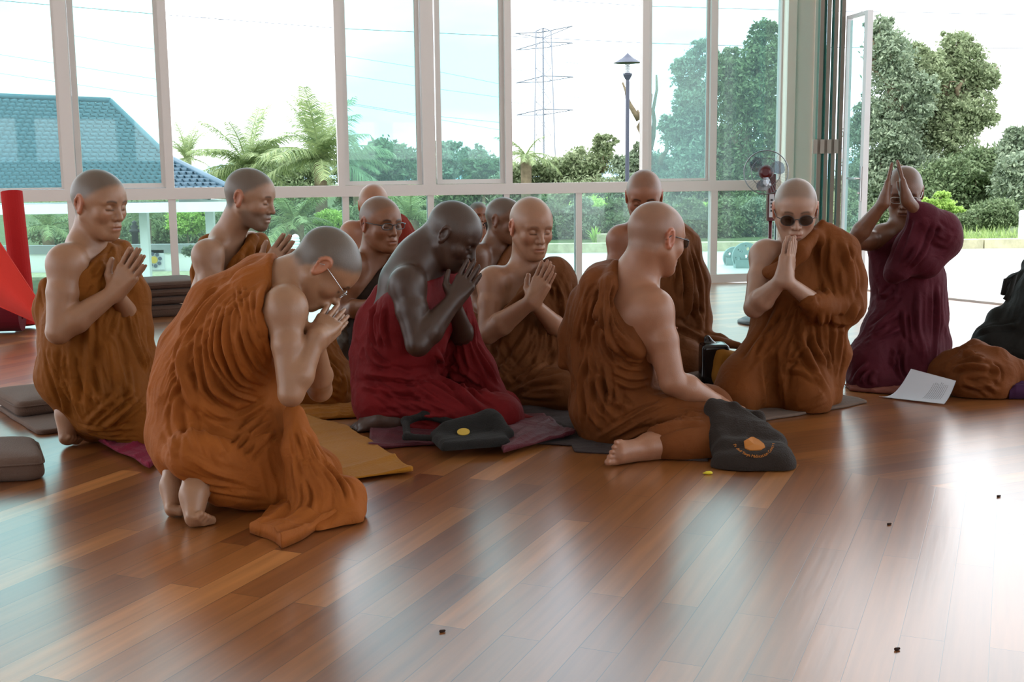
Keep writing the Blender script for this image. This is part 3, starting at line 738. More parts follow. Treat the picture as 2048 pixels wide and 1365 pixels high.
    # strappy plant by the planter
    rng = np.random.default_rng(3); B = W(1190, 487, YC+.5); B[2] = 0.02
    V = []; F = []
    for i in range(46):
        a = rng.random()*6.28; h = .12+.16*rng.random(); o_ = .04+.13*rng.random(); d = np.array([math.cos(a), math.sin(a), 0]); s = np.array([-d[1], d[0], 0])*.007
        p = [B, B+d*o_*.5+[0, 0, h*.8], B+d*o_+[0, 0, h]]; n0 = len(V)
        V += [p[0]-s, p[0]+s, p[1]-s, p[1]+s, p[2]]; F += [(n0, n0+1, n0+3, n0+2), (n0+2, n0+3, n0+4)]
    o = mesh_obj('spiky_plant', V, F, LF['bright'], smooth=False); tag(o, 'spiky strap-leaved plant beside the stone planter block', 'plant')
    # long grass behind the curb at right (stuff)
    V = []; F = []
    for i in range(5200):
        x = 4.2+rng.random()*7.5; y = YC+.35+rng.random()**1.5*3; h = .05+.10*rng.random()*(1+(y-YC)*.12); a = rng.random()*6.28; s = np.array([math.cos(a), math.sin(a), 0])*.012
        b = np.array([x, y, -.05]); t_ = b+[rng.normal()*.05, rng.normal()*.05, h]; n0 = len(V); V += [b-s, b+s, t_]; F += [(n0, n0+1, n0+2)]
    o = mesh_obj('tall_grass', V, F, LF['lawn'], smooth=False); tag(o, 'tall unmown grass growing behind the stone curb', 'grass', kind='stuff')
    # palms -----------------------------------------------------
    def palm(label, px, py, Y, R, nf, seed, lean=0, up=.5, base_z=GZ):
        rng = np.random.default_rng(seed); sc = Y/FPX; c = W(px, py, Y); B = np.array([c[0]+lean, c[1], base_z]); root = empty('palm_tree', B, label, 'palm', 'palms beyond the garden')
        t = MB(); t.tube([B, B+(c-B)*.5, c], [.28, .24, .26], 10); t.build('trunk', M_BARK, root, smooth=True)
        for f in range(nf):
            a = 2*math.pi*f/nf+rng.random()*.4; el = rng.uniform(.0, 1.4); L = R*sc*rng.uniform(.75, 1.1)
            d = np.array([math.cos(a)*math.cos(el), math.sin(a)*math.cos(el), math.sin(el)]); p = c.copy(); pts = [p.copy()]; v = d.copy()
            for i in range(12):
                p = p+v*L/12; v = nrm(v-np.array([0, 0, .075+.05*(1-up)])); pts.append(p.copy())
            V = []; F = []; m_ = MB(); m_.tube(pts, list(np.linspace(.035, .008, 13)), 4)
            V = list(m_.V); F = list(m_.F)
            for i in range(1, 13):
                for q in (0, .25, .5, .75):
                    pa = pts[i-1]+(pts[i]-pts[i-1])*q; tt = nrm(pts[i]-pts[i-1]); s = nrm(np.cross(tt, [0, 0, 1])); uu = np.cross(s, tt)
                    ll = L*.22*(math.sin(math.pi*min(1, (i+q)/13.5))**.6+.15)
                    for e in (-1, 1):
                        dd = nrm(s*e+tt*.7+uu*rng.uniform(-.1, .35)-np.array([0, 0, .25])); wv = tt*L*.0085
                        tip = pa+dd*ll-np.array([0, 0, ll*.35]); mid = pa+dd*ll*.55; n0 = len(V)
                        V += [tuple(pa-wv), tuple(pa+wv), tuple(mid+wv*.9), tuple(mid-wv*.9), tuple(tip)]; F += [(n0, n0+1, n0+2, n0+3), (n0+3, n0+2, n0+4)]
            mesh_obj('frond', V, F, LF['palm'], root, smooth=False)
    palm('broad oil palm behind the head of the second monk', 495, 338, 48, 135, 30, 41)
    palm('tall oil palm left of the first clear mullion', 640, 322, 46, 150, 32, 42)
    palm('small palm crown peeping above the pavilion hip', 374, 318, 70, 75, 16, 43)
    palm('small palm with arching fronds left of the pylon foot', 1052, 312, 54, 75, 14, 44)
    palm('palm in the second tinted sash, right fronds visible', 715, 330, 52, 70, 16, 45)
    palm('low palm with long arching fronds seen through the lower pane', 590, 450, 33, 110, 20, 46)
    palm('low palm behind the seated spectacled monk, through the glass', 820, 440, 32, 95, 18, 47)
    palm('feathery palm under the pavilion eave at left', 95, 455, 50, 80, 16, 48)
    palm('palm fronds under the pavilion eave beside the white posts', 290, 440, 52, 80, 16, 49)
    palm('grey green palm at the right edge behind the bushes', 2010, 330, 40, 60, 14, 50, base_z=0)
    # bluish far hill
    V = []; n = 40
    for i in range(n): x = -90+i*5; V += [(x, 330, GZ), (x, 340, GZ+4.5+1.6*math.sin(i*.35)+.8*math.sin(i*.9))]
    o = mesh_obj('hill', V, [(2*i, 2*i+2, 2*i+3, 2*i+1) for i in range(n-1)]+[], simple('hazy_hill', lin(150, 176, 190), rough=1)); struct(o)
    # pavilion with tiled roof -----------------------------------
    M_TILE = simple('blue_grey_roof_tile', lin(74, 104, 120), rough=.45, var=.08, vscale=3)
    pav = empty('pavilion', W(250, 400, 33)*[1, 1, 0]+[0, 0, GZ], 'white garden pavilion with a blue-grey tiled hipped roof, seen through the left panes', 'building')
    def tiled(tl, trr, br, bl, rows, cols, name):
        tl, trr, br, bl = map(np.array, (tl, trr, br, bl)); nn = nrm(np.cross(trr-tl, bl-tl)); nn = nn if nn[2] > 0 else -nn
        V = []; F = []; u = np.linspace(0, 1, cols*6+1); wdt = np.linalg.norm(br-bl)
        for r in range(rows):
            for e, hh in ((0, .0), (1.0, .10)):
                v = (r+e)/rows
                a, b = tl+(bl-tl)*v, trr+(br-trr)*v; full0, full1 = bl, br
                for t in u:
                    p = a+(b-a)*t; s = ((p-bl)@nrm(br-bl))/wdt*cols*2*math.pi
                    V.append(p+nn*(hh+.016*math.sin(s))+nrm(bl-tl)*(.07*math.sin(s)*e))
        c = len(u)
        for r in range(rows*2-1):
            for i in range(c-1): F.append((r*c+i, (r+1)*c+i, (r+1)*c+i+1, r*c+i+1))
        return mesh_obj(name, V, np.array(F), M_TILE, pav, smooth=False)
    P1 = [W(-340, 182, 37.5), W(221, 206, 37.5), W(420, 400, 33.6), W(-600, 418, 33.6)]
    tiled(*P1, 24, 60, 'roof')
    P2 = [W(-340, 322, 33.4), W(343, 322, 33.4), W(500, 402, 31.2), W(-500, 416, 31.2)]
    tiled(*P2, 11, 66, 'porch_roof')
    for a, b in ((P1[1], P1[2]), (P2[1], P2[2]), (P1[0], P1[1])):
        m = MB(); m.tube([a+[0, 0, .06], b+[0, 0, .08]], .09, 8); m.build('ridge_cap', M_TILE, pav, smooth=True)
    back = [P1[1], P1[2], P1[2]+np.array([-4.2, 9., 0]), P1[1]+np.array([-1.5, 2., 0])]
    mesh_obj('roof_side', back, [(0, 1, 2, 3)], M_TILE, pav, smooth=False)
    m = MB(); a, b = P2[3], P2[2]; m.bar(a-[0, 0, .14], b-[0, 0, .14], .12, .26); m.bar(b-[0, 0, .14], b+[-3.5, 6, -.14], .12, .26); m.build('fascia', M_WHITE, pav)
    m = MB(); m.box(((P2[3][0]+P2[2][0])/2-1.8, P2[2][1]+3.6, P2[2][2]-.2), ((P2[2][0]-P2[3][0])/2-1.8, 3.4, .04)); m.build('soffit', M_WHITE, pav)
    for px in (289, 421, -40):
        p = W(px, 450, 32.6); m = MB(); m.box((p[0], p[1], (P2[2][2]-.3+GZ)/2), (.11, .11, (P2[2][2]-.3-GZ)/2)); m.build('post', M_WHITE, pav)
    # white garden wall with a round emblem
    def zat(px, py, Y): return float(W(px, py, Y)[2])
    YW = 43.0; gw = empty('garden_wall', W(250, 547, YW)*[1, 1, 0]+[0, 0, GZ], 'low whitewashed garden wall with a grey coping and a round flower emblem', 'wall')
    a = W(-200, 500, YW); b = W(610, 500, YW); zt = zat(300, 503, YW); m = MB()
    m.box(((a[0]+b[0])/2, YW, (zt+GZ)/2), ((b[0]-a[0])/2, .12, (zt-GZ)/2)); m.build('wall_body', M_WHITE, gw)
    m = MB(); m.box(((a[0]+b[0])/2, YW, zt+.1), ((b[0]-a[0])/2, .16, .16)); m.build('coping', simple('grey_coping', lin(150, 156, 158), rough=.8), gw)
    pe = W(309, 520, YW-.13); pe[1] = YW-.14; m = MB(); m.box(pe, (.36, .02, .36)); m.build('emblem_panel', simple('panel_white', lin(214, 218, 224), rough=.8), gw)
    m = MB(); m.lathe(pe-[0, .03, 0], [(0.0, 0), (.13, 0), (.13, .02), (.0, .03)], 20, (0, -1, 0)); m.build('emblem_centre', simple('emblem_yellow', lin(206, 176, 70), rough=.6), gw)
    m = MB()
    for i in range(8):
        a_ = i*math.pi/4+.2; c = pe+np.array([math.cos(a_)*.225, -.04, math.sin(a_)*.225]); m.lathe(c, [(0, 0), (.068, 0), (.068, .02), (0, .02)], 10, (0, -1, 0))
    m.build('emblem_petals', simple('emblem_grey', lin(86, 92, 112), rough=.6), gw)
    m = MB(); m.box(((a[0]+b[0])/2, YW-1.2, GZ+.05), ((b[0]-a[0])/2, 1.0, .06)); o = m.build('grass_verge', simple('dry_verge', lin(178, 184, 150), rough=.95, var=.2)); struct(o)
    # little round trees in front of the wall
    for (px, lab) in ((376, 'small round-headed topiary tree in front of the white wall, right of the emblem'), (247, 'small topiary tree in front of the white wall, left of the emblem')):
        tree(lab, px, 41, [(px, 503, 13, 10), (px+5, 497, 8, 7)], 900, .07, 'grey', px, base_z=float(W(px, 534, 41)[2]), trunk=.035, name='topiary_tree', cat='tree', group='small trees by the white wall')
    # dark wooden gate posts with finials
    for (px, lab) in ((271, 'left dark turned post with a finial behind the garden wall'), (289, 'right dark turned post with a finial behind the garden wall')):
        p = W(px, 490, 44); z0 = zat(px, 496, 44); z1 = zat(px, 441, 44); h = z1-z0; m = MB()
        m.lathe((p[0], p[1], z0-.5), [(.12, 0), (.12, .5+h*.55), (.2, .5+h*.58), (.2, .5+h*.66), (.1, .5+h*.70), (.16, .5+h*.78), (.06, .5+h*.86), (.1, .5+h*.92), (.02, .5+h)], 12)
        o = m.build('gate_post', M_DARKIRON, smooth=True); tag(o, lab, 'post', 'dark posts behind the garden wall')
    # white balusters-like posts
    for (px, py0, py1, Y, lab) in ((592, 468, 515, 30, 'white ringed bollard post right of the second monk’s hands'), (2043, 420, 500, 14.6, 'white ringed post at the right edge by the curb')):
        p = W(px, py1, Y); z0 = -2.7 if px < 1000 else 0; z1 = zat(px, py0, Y); m = MB(); r = 8*Y/FPX; h = z1-z0
        pr = [(r, 0), (r, h*.80)]
        for i in range(4): pr += [(r*1.12, h*(.81+.035*i)), (r*1.12, h*(.825+.035*i)), (r*.95, h*(.83+.035*i))]
        pr += [(r, h*.96), (r*.7, h*.985), (.001, h)]
        m.lathe((p[0], p[1], z0), pr, 16); o = m.build('bollard', M_WHITE, smooth=False); tag(o, lab, 'post')
    # pylon --------------------------------------------------------
    M_STEEL = simple('galvanised_steel', lin(126, 132, 144), rough=.6)
    YP = 170.0; c = W(1086, 320, YP); s = YP/FPX
    py = empty('power_pylon', c*[1, 1, 0]+[0, 0, GZ], 'tall lattice power pylon standing beyond the trees', 'pylon')
    m = MB(); q = lambda px, pz, dy=0: W(px, pz, YP+dy)
    def leg(x0, y0, x1, y1, d0=0, d1=0, r=.10): m.tube([q(x0, y0, d0), q(x1, y1, d1)], r*.95, 4)
    for e in (-1, 1):
        for d in (-1, 1): leg(1090+e*22, 360, 1087+e*15, 62, d*1.6, d*1.1, .09); leg(1087+e*15, 62, 1087, 56, d, 0, .08)
    leg(1088, 360, 1086, 56, 0, 0, .13)
    ys = [62, 92, 137, 160, 204, 228, 270, 320]
    for y0, y1 in zip(ys[:-1], ys[1:]):
        leg(1072, y1, 1102, y0, -1, -1, .05); leg(1102, y1, 1072, y0, 1, 1, .05); leg(1071, y0, 1103, y0, 0, 0, .05)
    m.build('tower', M_STEEL, py)
    for (yc, xl, yl, xr, yr) in ((72, 1031, 67, 1145, 52), (92, 1032, 100, 1145, 86), (160, 1033, 166, 1146, 154), (226, 1034, 230, 1146, 220)):
        m = MB(); leg(1087, yc-8, xl, yl, 0, 0, .09); leg(1087, yc+4, xl, yl, 0, 0, .07); leg(1087, yc-8, xr, yr, 0, 0, .09); leg(1087, yc+4, xr, yr, 0, 0, .07)
        if yc > 80:
            for (xx, yy) in ((xl, yl), (xr, yr)): leg(xx, yy, xx, yy+38, 0, 0, .05); leg(xx-14, yy+38, xx+14, yy+42, 0, 0, .04)
        m.build('cross_arm', M_STEEL, py)
    # cables
    cab = [[(-60, -4), (310, 28), (680, 57), (1000, 72), (1290, 86), (1560, 94), (2100, 97)], [(-60, 100), (145, 132), (310, 158), (500, 190)],
           [(-60, 138), (145, 168), (320, 194), (690, 205), (835, 229), (1010, 246)], [(330, 25), (480, 44), (690, 112), (835, 135), (1010, 170)], [(600, 120), (690, 150), (860, 176), (1010, 196)],
           [(690, 208), (860, 236), (1010, 262)], [(1040, -4), (1290, 12), (1560, 20), (2100, 30)], [(140, 70), (240, 88), (400, 112)]]
    cl = ['thick cable crossing the whole sky just above the pylon top', 'power cable above the pavilion ridge at left', 'cable sloping from the upper left to the middle tinted sash', 'thin cable in the second and third tinted sashes, upper', 'thin cable in the second and third tinted sashes, middle', 'lowest cable in the tinted sashes above the palms', 'topmost cable at upper right of the sky', 'short faint cable in the first tinted sash']
    M_CAB = simple('cable', lin(96, 104, 118), rough=.7)
    for pl, lb, dd in zip(cab, cl, (60, 90, 90, 95, 95, 98, 62, 99)):
        m = MB(); m.tube([W(x, y, dd) for x, y in pl], .0155 if dd > 70 else .016, 4); o = m.build('power_cable', M_CAB); tag(o, lb, 'cable', 'overhead cables')
    # lamp post
    YL = 20.0; p = W(1254, 470, YL); lp = empty('street_lamp', (p[0], p[1], -.05), 'dark lamp post with a conical blue-grey cap beyond the terrace', 'lamp')
    zz = lambda y: zat(1253, y, YL)-(-.05); M_LP = simple('lamp_post_paint', lin(66, 70, 86), rough=.5); b0 = (p[0], p[1], -.05); r = YL/FPX
    m = MB(); m.lathe(b0, [(8*r, 0), (8*r, .2), (4.2*r, .3), (3.8*r, zz(165)), (3.5*r, zz(160)), (5*r, zz(158)), (9*r, zz(150)), (9*r, zz(147)), (.01, zz(147))], 14); m.build('pole', M_LP, lp)
    m = MB()
    for i in range(6): m.lathe((b0[0], b0[1], b0[2]+zz(147-i*3.2)), [(3*r, 0), (6*r, .008), (6*r, .016), (3*r, .022)], 14)
    m.build('lamp_head', simple('lamp_diffuser', lin(226, 228, 232), rough=.4), lp)
    m = MB(); m.lathe(b0, [(28*r, zz(126)), (26*r, zz(125)), (11*r, zz(116)), (1*r, zz(107)), (.01, zz(106))], 24); m.build('lamp_shade', M_LP, lp)
    # green carved discs standing on the terrace outside
    M_DISC = simple('green_grey_disc', lin(140, 170, 168), rough=.6, var=.12)
    def disc(px, py, rpx, Y, lab):
        sc = Y/FPX; c = W(px, py, Y); R_ = rpx*sc; n = 64; V = []; F = []; holes = [(0, 0, .12)]+[(math.cos(a)*.55, math.sin(a)*.55, .13) for a in np.arange(6)*math.pi/3+.3]+[(math.cos(a)*.78, math.sin(a)*.78, .05) for a in np.arange(8)*math.pi/4+.1]
        g_ = np.linspace(-1, 1, n+1); idx = {}
        def vid(i, j, k_):
            if (i, j, k_) not in idx:
                x, z = g_[i], g_[j]; rr = math.hypot(x, z)
                if rr > 1: x, z = x/rr, z/rr
                for hx, hz_, hr in holes:
                    d = math.hypot(x-hx, z-hz_)
                    if d < hr and d > 1e-6: x = hx+(x-hx)/d*hr; z = hz_+(z-hz_)/d*hr
                idx[(i, j, k_)] = len(V); V.append(c+np.array([x*R_, (k_-.5)*.05, z*R_]))
            return idx[(i, j, k_)]
        def solid(i, j):
            if not (0 <= i < n and 0 <= j < n): return False
            x = (g_[i]+g_[i+1])/2; z = (g_[j]+g_[j+1])/2
            return math.hypot(x, z) < 1 and all(math.hypot(x-h[0], z-h[1]) > h[2] for h in holes)
        for i in range(n):
            for j in range(n):
                if not solid(i, j): continue
                F.append((vid(i, j, 0), vid(i+1, j, 0), vid(i+1, j+1, 0), vid(i, j+1, 0))); F.append((vid(i, j, 1), vid(i, j+1, 1), vid(i+1, j+1, 1), vid(i+1, j, 1)))
                for (di, dj, a, b) in ((-1, 0, (i, j), (i, j+1)), (1, 0, (i+1, j+1), (i+1, j)), (0, -1, (i+1, j), (i, j)), (0, 1, (i, j+1), (i+1, j+1))):
                    if not solid(i+di, j+dj): F.append((vid(*a, 0), vid(*b, 0), vid(*b, 1), vid(*a, 1)))
        root = empty('ornamental_disc', (c[0], c[1], -.02), lab, 'ornament', 'pierced discs on the terrace')
        mesh_obj('disc', V, F, M_DISC, root, smooth=False)
        m = MB(); m.box((c[0]-R_*.5, c[1], (c[2]-R_*.5)/2-.01), (R_*.16, .05, (c[2]-R_*.5)/2+.01)); m.box((c[0]+R_*.5, c[1], (c[2]-R_*.5)/2-.01), (R_*.16, .05, (c[2]-R_*.5)/2+.01)); m.box((c[0], c[1], .02), (R_*.8, .06, .04)); m.build('stand', M_DISC, root)
    disc(1492, 513, 28, 11.6, 'larger green pierced disc standing on the white terrace'); disc(1468, 516, 22, 11.95, 'smaller green pierced disc half hidden behind the larger one')
# ------------------------------------------------------------------ people
M_SKIN = skin_mat()
def cloth_mat(name, c, sheen=.3):
    m, t, b = mat_base(name); N = t.nodes; L = t.links
    g = N.new('ShaderNodeTexCoord')
    n = N.new('ShaderNodeTexNoise'); n.inputs['Scale'].default_value = 7; n.inputs['Detail'].default_value = 5
    r = N.new('ShaderNodeValToRGB'); e = r.color_ramp.elements; e[0].position = .3; e[1].position = .7
    e[0].color = (*[x*.86 for x in c], 1); e[1].color = (*[min(1, x*1.14) for x in c], 1)
    L.new(g.outputs['Object'], n.inputs['Vector']); L.new(n.outputs['Fac'], r.inputs['Fac']); L.new(r.outputs[0], b.inputs['Base Color'])
    b.inputs['Roughness'].default_value = .78; b.inputs['Specular IOR Level'].default_value = .22
    b.inputs['Sheen Weight'].default_value = sheen*.25; b.inputs['Sheen Roughness'].default_value = .4; b.inputs['Sheen Tint'].default_value = (*[min(1, x*2.2+.15) for x in c], 1)
    n1 = N.new('ShaderNodeTexNoise'); n1.inputs['Scale'].default_value = 16; n1.inputs['Detail'].default_value = 4; n1.inputs['Distortion'].default_value = .8
    n2 = N.new('ShaderNodeTexNoise'); n2.inputs['Scale'].default_value = 260
    L.new(g.outputs['Object'], n1.inputs['Vector']); L.new(g.outputs['Object'], n2.inputs['Vector'])
    b1 = N.new('ShaderNodeBump'); b1.inputs['Strength'].default_value = .35; b1.inputs['Distance'].default_value = .02
    b2 = N.new('ShaderNodeBump'); b2.inputs['Strength'].default_value = .15; b2.inputs['Distance'].default_value = .003
    L.new(n1.outputs['Fac'], b1.inputs['Height']); L.new(n2.outputs['Fac'], b2.inputs['Height']); L.new(b1.outputs[0], b2.inputs['Normal']); L.new(b2.outputs[0], b.inputs['Normal'])
    return m
CM = {'orange': cloth_mat('burnt_orange_cotton', lin(142, 77, 26)), 'ochre': cloth_mat('ochre_brown_cotton', lin(122, 68, 13)), 'brown': cloth_mat('brown_cotton', lin(101, 57, 24)),
      'rust': cloth_mat('rust_brown_cotton', lin(108, 57, 16)), 'crimson': cloth_mat('crimson_cotton', lin(106, 14, 18)), 'maroon': cloth_mat('maroon_cotton', lin(74, 17, 31)),
      'dark': cloth_mat('dark_brown_cotton', lin(40, 27, 20)), 'red': cloth_mat('red_orange_cotton', lin(118, 34, 19)), 'plum': cloth_mat('greyish_plum_cotton', lin(68, 55, 44)),
      'black': cloth_mat('black_cloth', lin(22, 21, 18), .1), 'chestnut': cloth_mat('chestnut_cotton', lin(104, 55, 19)), 'beige': cloth_mat('beige_brown_cloth', lin(83, 63, 41))}
def a3(*v): return np.array(v, float)
class Monk:
    def __init__(s, Y, skin, label, hair=(.085, .068, .055), group=None, foot=None):
        s.Y = Y; s.skin = np.array(skin)*.485*np.array([1.03, .94, .88]); s.hair = np.array(hair); s.B = SDF(); s.R = SDF(); s.rz = []; s.hd = None; s.flows = []; s.folds = []
        s.label = label; s.kw = {}; s.parts = []; s.hs = 1.0; s.legs = []
    def p(s, x, y, d=0.0): return W(x, y, s.Y+d)
    def m(s, r): return r*s.Y/FPX
    def chain(s, S, pts, k=.03):
        q = [(s.p(x, y, d), s.m(r)) for x, y, d, r in pts]
        if len(q) == 1: S.ball(q[0][0], q[0][1], k)
        S.chain(q, k); return s
    def robe(s, *chains, k=.04):
        for c in chains: s.chain(s.R, c, k)
        return s
    def rcut(s, x0, y0, x1, y1, side, d=0.0, k=.012, tilt=0.0):
        "cut the robe along an edge through two points; side = +1 removes what lies to the left of the direction"
        a, b = s.p(x0, y0, d), s.p(x1, y1, d); v = nrm(a3(0, 1, tilt)); n = np.cross(b-a, v); s.R.cut((a+b)/2, n*side, k); return s
    def head(s, x, y, d, yaw, pitch, roll=0, size=1.0, **k):
        s.hd = (s.p(x, y, d), head_frame(yaw, pitch, roll), size); s.hk = {q: k.pop(q) for q in list(k) if q in ('hairmask', 'beard', 'brow', 'earred', 'line', 'lips')}
        s.headkw = k; s.yaw = yaw; return s
    def finish_head(s, nb, nr=.056):
        c, R, z = s.hd; s.B.cone(c+R@a3(0, -.034, -.045)*z, nb, nr*z, (nr+.004)*z, k=.03)
        s.B.cone(c+R@a3(0, -.005, -.065)*z, nb+ (c-nb)*.1, .040*z, .045*z, k=.03)
        add_head(s.B, c, R, z, **s.headkw)
    def torso(s, N, SR, SL, C, Be, Pv, g=1.0, depth=1.0, S=None, inf=0.0, sk=True):
        S = S or s.B; N, SR, SL, C, Be, Pv = [np.array(v, float) for v in (N, SR, SL, C, Be, Pv)]
        side = nrm(SR-SL); w = np.linalg.norm(SR-SL); i = inf
        for e in (-1, 1):
            S.cone(C+side*e*w*.20, Be+side*e*.055, .098*g+i, .088*g+i, k=.07); S.cone(Be+side*e*.055, Pv+side*e*.06, .088*g+i, .105*g+i, k=.06)
            S.cone(N, (SR if e > 0 else SL)*.8+N*.2+a3(0, 0, .012), .046+i, .036+i, k=.05)
            S.cone(C+side*e*w*.22, (SR if e > 0 else SL), .085*g+i, .045+i, k=.05)
        S.cone(C, N-a3(0, 0, .02), .095*g+i, .06+i, k=.05)
        return s
    def arm(s, S_, E, Wr, S=None, r=1.0, inf=0.0, k=.02):
        S = S or s.B; S_, E, Wr = [np.array(v, float) for v in (S_, E, Wr)]
        S.ball(S_, .049*r+inf, k=.05); S.cone(S_, S_+(E-S_)*.4, .047*r+inf, .045*r+inf, k=.03); S.cone(S_+(E-S_)*.45, E, .045*r+inf, .036*r+inf, k=.02)
        S.cone(E, E+(Wr-E)*.32, .035*r+inf, .041*r+inf, k=.012); S.cone(E+(Wr-E)*.32, Wr, .041*r+inf, .0245*r+inf, k=.012)
        return s
    def leg(s, Hp, K, A, S=None, inf=0.0, r=1.0, cov=.72):
        s.legs.append((Hp, K, A, cov))
        S = S or s.B; Hp, K, A = [np.array(v, float) for v in (Hp, K, A)]
        S.cone(Hp, K, .085*r+inf, .058*r+inf, k=.04); S.cone(K, K+(A-K)*.35, .055*r+inf, .056*r+inf, k=.03); S.cone(K+(A-K)*.35, A, .056*r+inf, .034*r+inf, k=.02)
        return s
    def flow(s, x, y, dx, dy, lam=22, amp=7, rad=90, dz=0.0, d=0.0):
        s.flows.append((s.p(x, y, d), nrm(RT*dx-UP*dy+a3(0, dz, 0)), s.m(lam), s.m(amp)*1.2, s.m(rad))); return s
    def fold(s, pts, w=7, amp=6):
        s.folds.append((pts, s.m(w), s.m(amp)*1.5)); return s
    def fan(s, A_, B_, n, w=6, amp=6, jit=.25):
        r = np.random.default_rng(len(s.folds)+11)
        def rs(P_, m=8):
            P_ = np.array(P_, float); L = np.r_[0, np.cumsum(np.linalg.norm(np.diff(P_, axis=0), axis=1))]; t = np.linspace(0, L[-1], m); return np.stack([np.interp(t, L, P_[:, 0]), np.interp(t, L, P_[:, 1])], 1)
        a, b = rs(A_), rs(B_)
        for i in range(n):
            t = (i+.5)/n+r.uniform(-.5, .5)*jit/n; j = np.linspace(0, r.uniform(-.5, .5)*jit/n, 8)[:, None]
            i0, i1 = (0, 8) if r.random() < .6 else sorted((r.integers(0, 3), r.integers(6, 9)))
            s.fold([tuple(v) for v in (a+(b-a)*(t+j))[i0:i1]], w*r.uniform(.8, 1.25), amp*r.uniform(.7, 1.25))
        return s
    def displace(s, V, F, base=1.0, seed=1):
        V = relax(V, F, 2, .5); N = vnormals(V, F)
        N = relax(N, F, 3, .6); N /= np.linalg.norm(N, axis=1)[:, None]+1e-9
        D = np.zeros(len(V)); Wt = np.full(len(V), .25)
        D += .25*ridge_noise(V, a3(.25, .1, 1), .05, seed)*.008
        for i, (c, d, lam, amp, rad) in enumerate(s.flows):
            w = np.exp(-((V-c)**2).sum(1)/(rad*rad)); m = w > .02
            D[m] += w[m]*ridge_noise(V[m], d, lam, seed+i+3)*amp; Wt += w
        D /= np.maximum(Wt, .6)
        D = D*base
        if s.folds:
            pr = proj(V); view = (V-CAM); view /= np.linalg.norm(view, axis=1)[:, None]
            front = np.where((N*view).sum(1) < -.02)[0]; pf = pr[front]; A = np.zeros(len(V)); cover = np.zeros(len(V))
            rng = np.random.default_rng(seed)
            for pts, w, amp in s.folds:
                P_ = np.array(pts, float); L = np.r_[0, np.cumsum(np.linalg.norm(np.diff(P_, axis=0), axis=1))]; m = max(4, int(L[-1]/9)); tt = np.linspace(0, L[-1], m*2)
                xs = np.interp(tt, L, P_[:, 0]); ys = np.interp(tt, L, P_[:, 1]); kk = np.hanning(9)[1:-1]; kk /= kk.sum()
                xp = np.r_[[xs[0]]*3, xs, [xs[-1]]*3]; yp = np.r_[[ys[0]]*3, ys, [ys[-1]]*3]; xs = np.convolve(xp, kk, 'valid')[::2]; ys = np.convolve(yp, kk, 'valid')[::2]
                Q = []
                for x, y in zip(xs, ys):
                    d2 = (pf[:, 0]-x)**2+(pf[:, 1]-y)**2; c = np.where(d2 < 49)[0]
                    if len(c):
                        c = c[pf[c, 2] < pf[c, 2].min()+.03]; Q.append(V[front[c]].mean(0))
                if len(Q) < 3: continue
                Q = np.array(Q)
                for _ in range(2): Q[1:-1] = (Q[:-2]+2*Q[1:-1]+Q[2:])/4
                lo = Q.min(0)-4*w; hi = Q.max(0)+4*w; sel = np.where(((V > lo) & (V < hi)).all(1))[0]
                if not len(sel): continue
                X = V[sel]; best = np.full(len(X), 1e9); par = np.zeros(len(X))
                for i in range(len(Q)-1):
                    a, b = Q[i], Q[i+1]; ba = b-a; LL = ba@ba+1e-9
                    if LL > .08**2: continue
                    h = np.clip((X-a)@ba/LL, 0, 1); v = X-a-h[:, None]*ba; v = v-N[sel]*(v*N[sel]).sum(1)[:, None]*.7; d = np.linalg.norm(v, axis=1)
                    u = d < best; best[u] = d[u]; par[u] = ((i+h)/(len(Q)-1))[u]
                x = best/w; prof = np.exp(-np.abs(x)**1.5)-.55*np.exp(-((x-1.75)/.6)**2)
                env = np.clip(np.minimum(par, 1-par)*4, 0, 1); env = env*env*(3-2*env)*(.75+.25*np.sin(par*7+rng.random()*6))
                prof = prof*amp*env
                cv = np.exp(-(x/2.6)**2)*env; cover[sel] = np.maximum(cover[sel], cv)
                o_ = A[sel]; A[sel] = np.where((prof > 0) & (o_ > 0), np.maximum(prof, o_), prof+o_)
            D = D*(1-.6*cover)+A
        D = np.clip(D, -.022, .03)
        return V+N*D[:, None]
    def build(s, foot, robemat, res=.0035, rres=.0055, seed=1, robename='robe', base=1.0):
        root = empty('person', foot, s.label, 'person', s.kw.get('group')); s.root = root
        if s.kw.get('group'): root['group'] = s.kw['group']
        V, F = s.B.mesh(res, None)
        V[:, 2] = np.maximum(V[:, 2], .003)
        col = np.ones((len(V), 3))*s.skin
        if s.hd: col = head_colors(V, s.hd[0], s.hd[1], s.hd[2], col, s.skin, s.hair, **s.hk)
        mesh_obj('body', V, F, M_SKIN, root, col=col)
        if s.R.P:
            for Hp, K, A, cv in s.legs:
                Hp, K, A = [np.array(v, float) for v in (Hp, K, A)]
                s.R.cone(Hp, K, .098, .080, k=.05)
                if cv > 0: s.R.cone(K, K+(A-K)*cv, .080, .074-.02*cv, k=.05)
            V, F = s.R.mesh(rres, None); V = s.displace(V, F, base, seed); V = relax(V, F, 1, .25); V[:, 2] = np.maximum(V[:, 2], .004)
            s.robe_obj = mesh_obj(robename, V, F, robemat, root)
        for nm, S, mt, fl in s.parts:
            V, F = S.mesh(rres, None); s.flows = fl; s.folds = []; V = s.displace(V, F, base, seed+40); V[:, 2] = np.maximum(V[:, 2], .004)
            mesh_obj(nm, V, F, mt, root)
        return root
    def part(s, nm, mt, *chains, k=.03, flow=()):
        S = SDF()
        for c in chains: s.chain(S, c, k)
        o = s.flows; s.flows = []
        for f in flow: s.flow(*f)
        s.parts.append((nm, S, mt, s.flows)); s.flows = o; return s
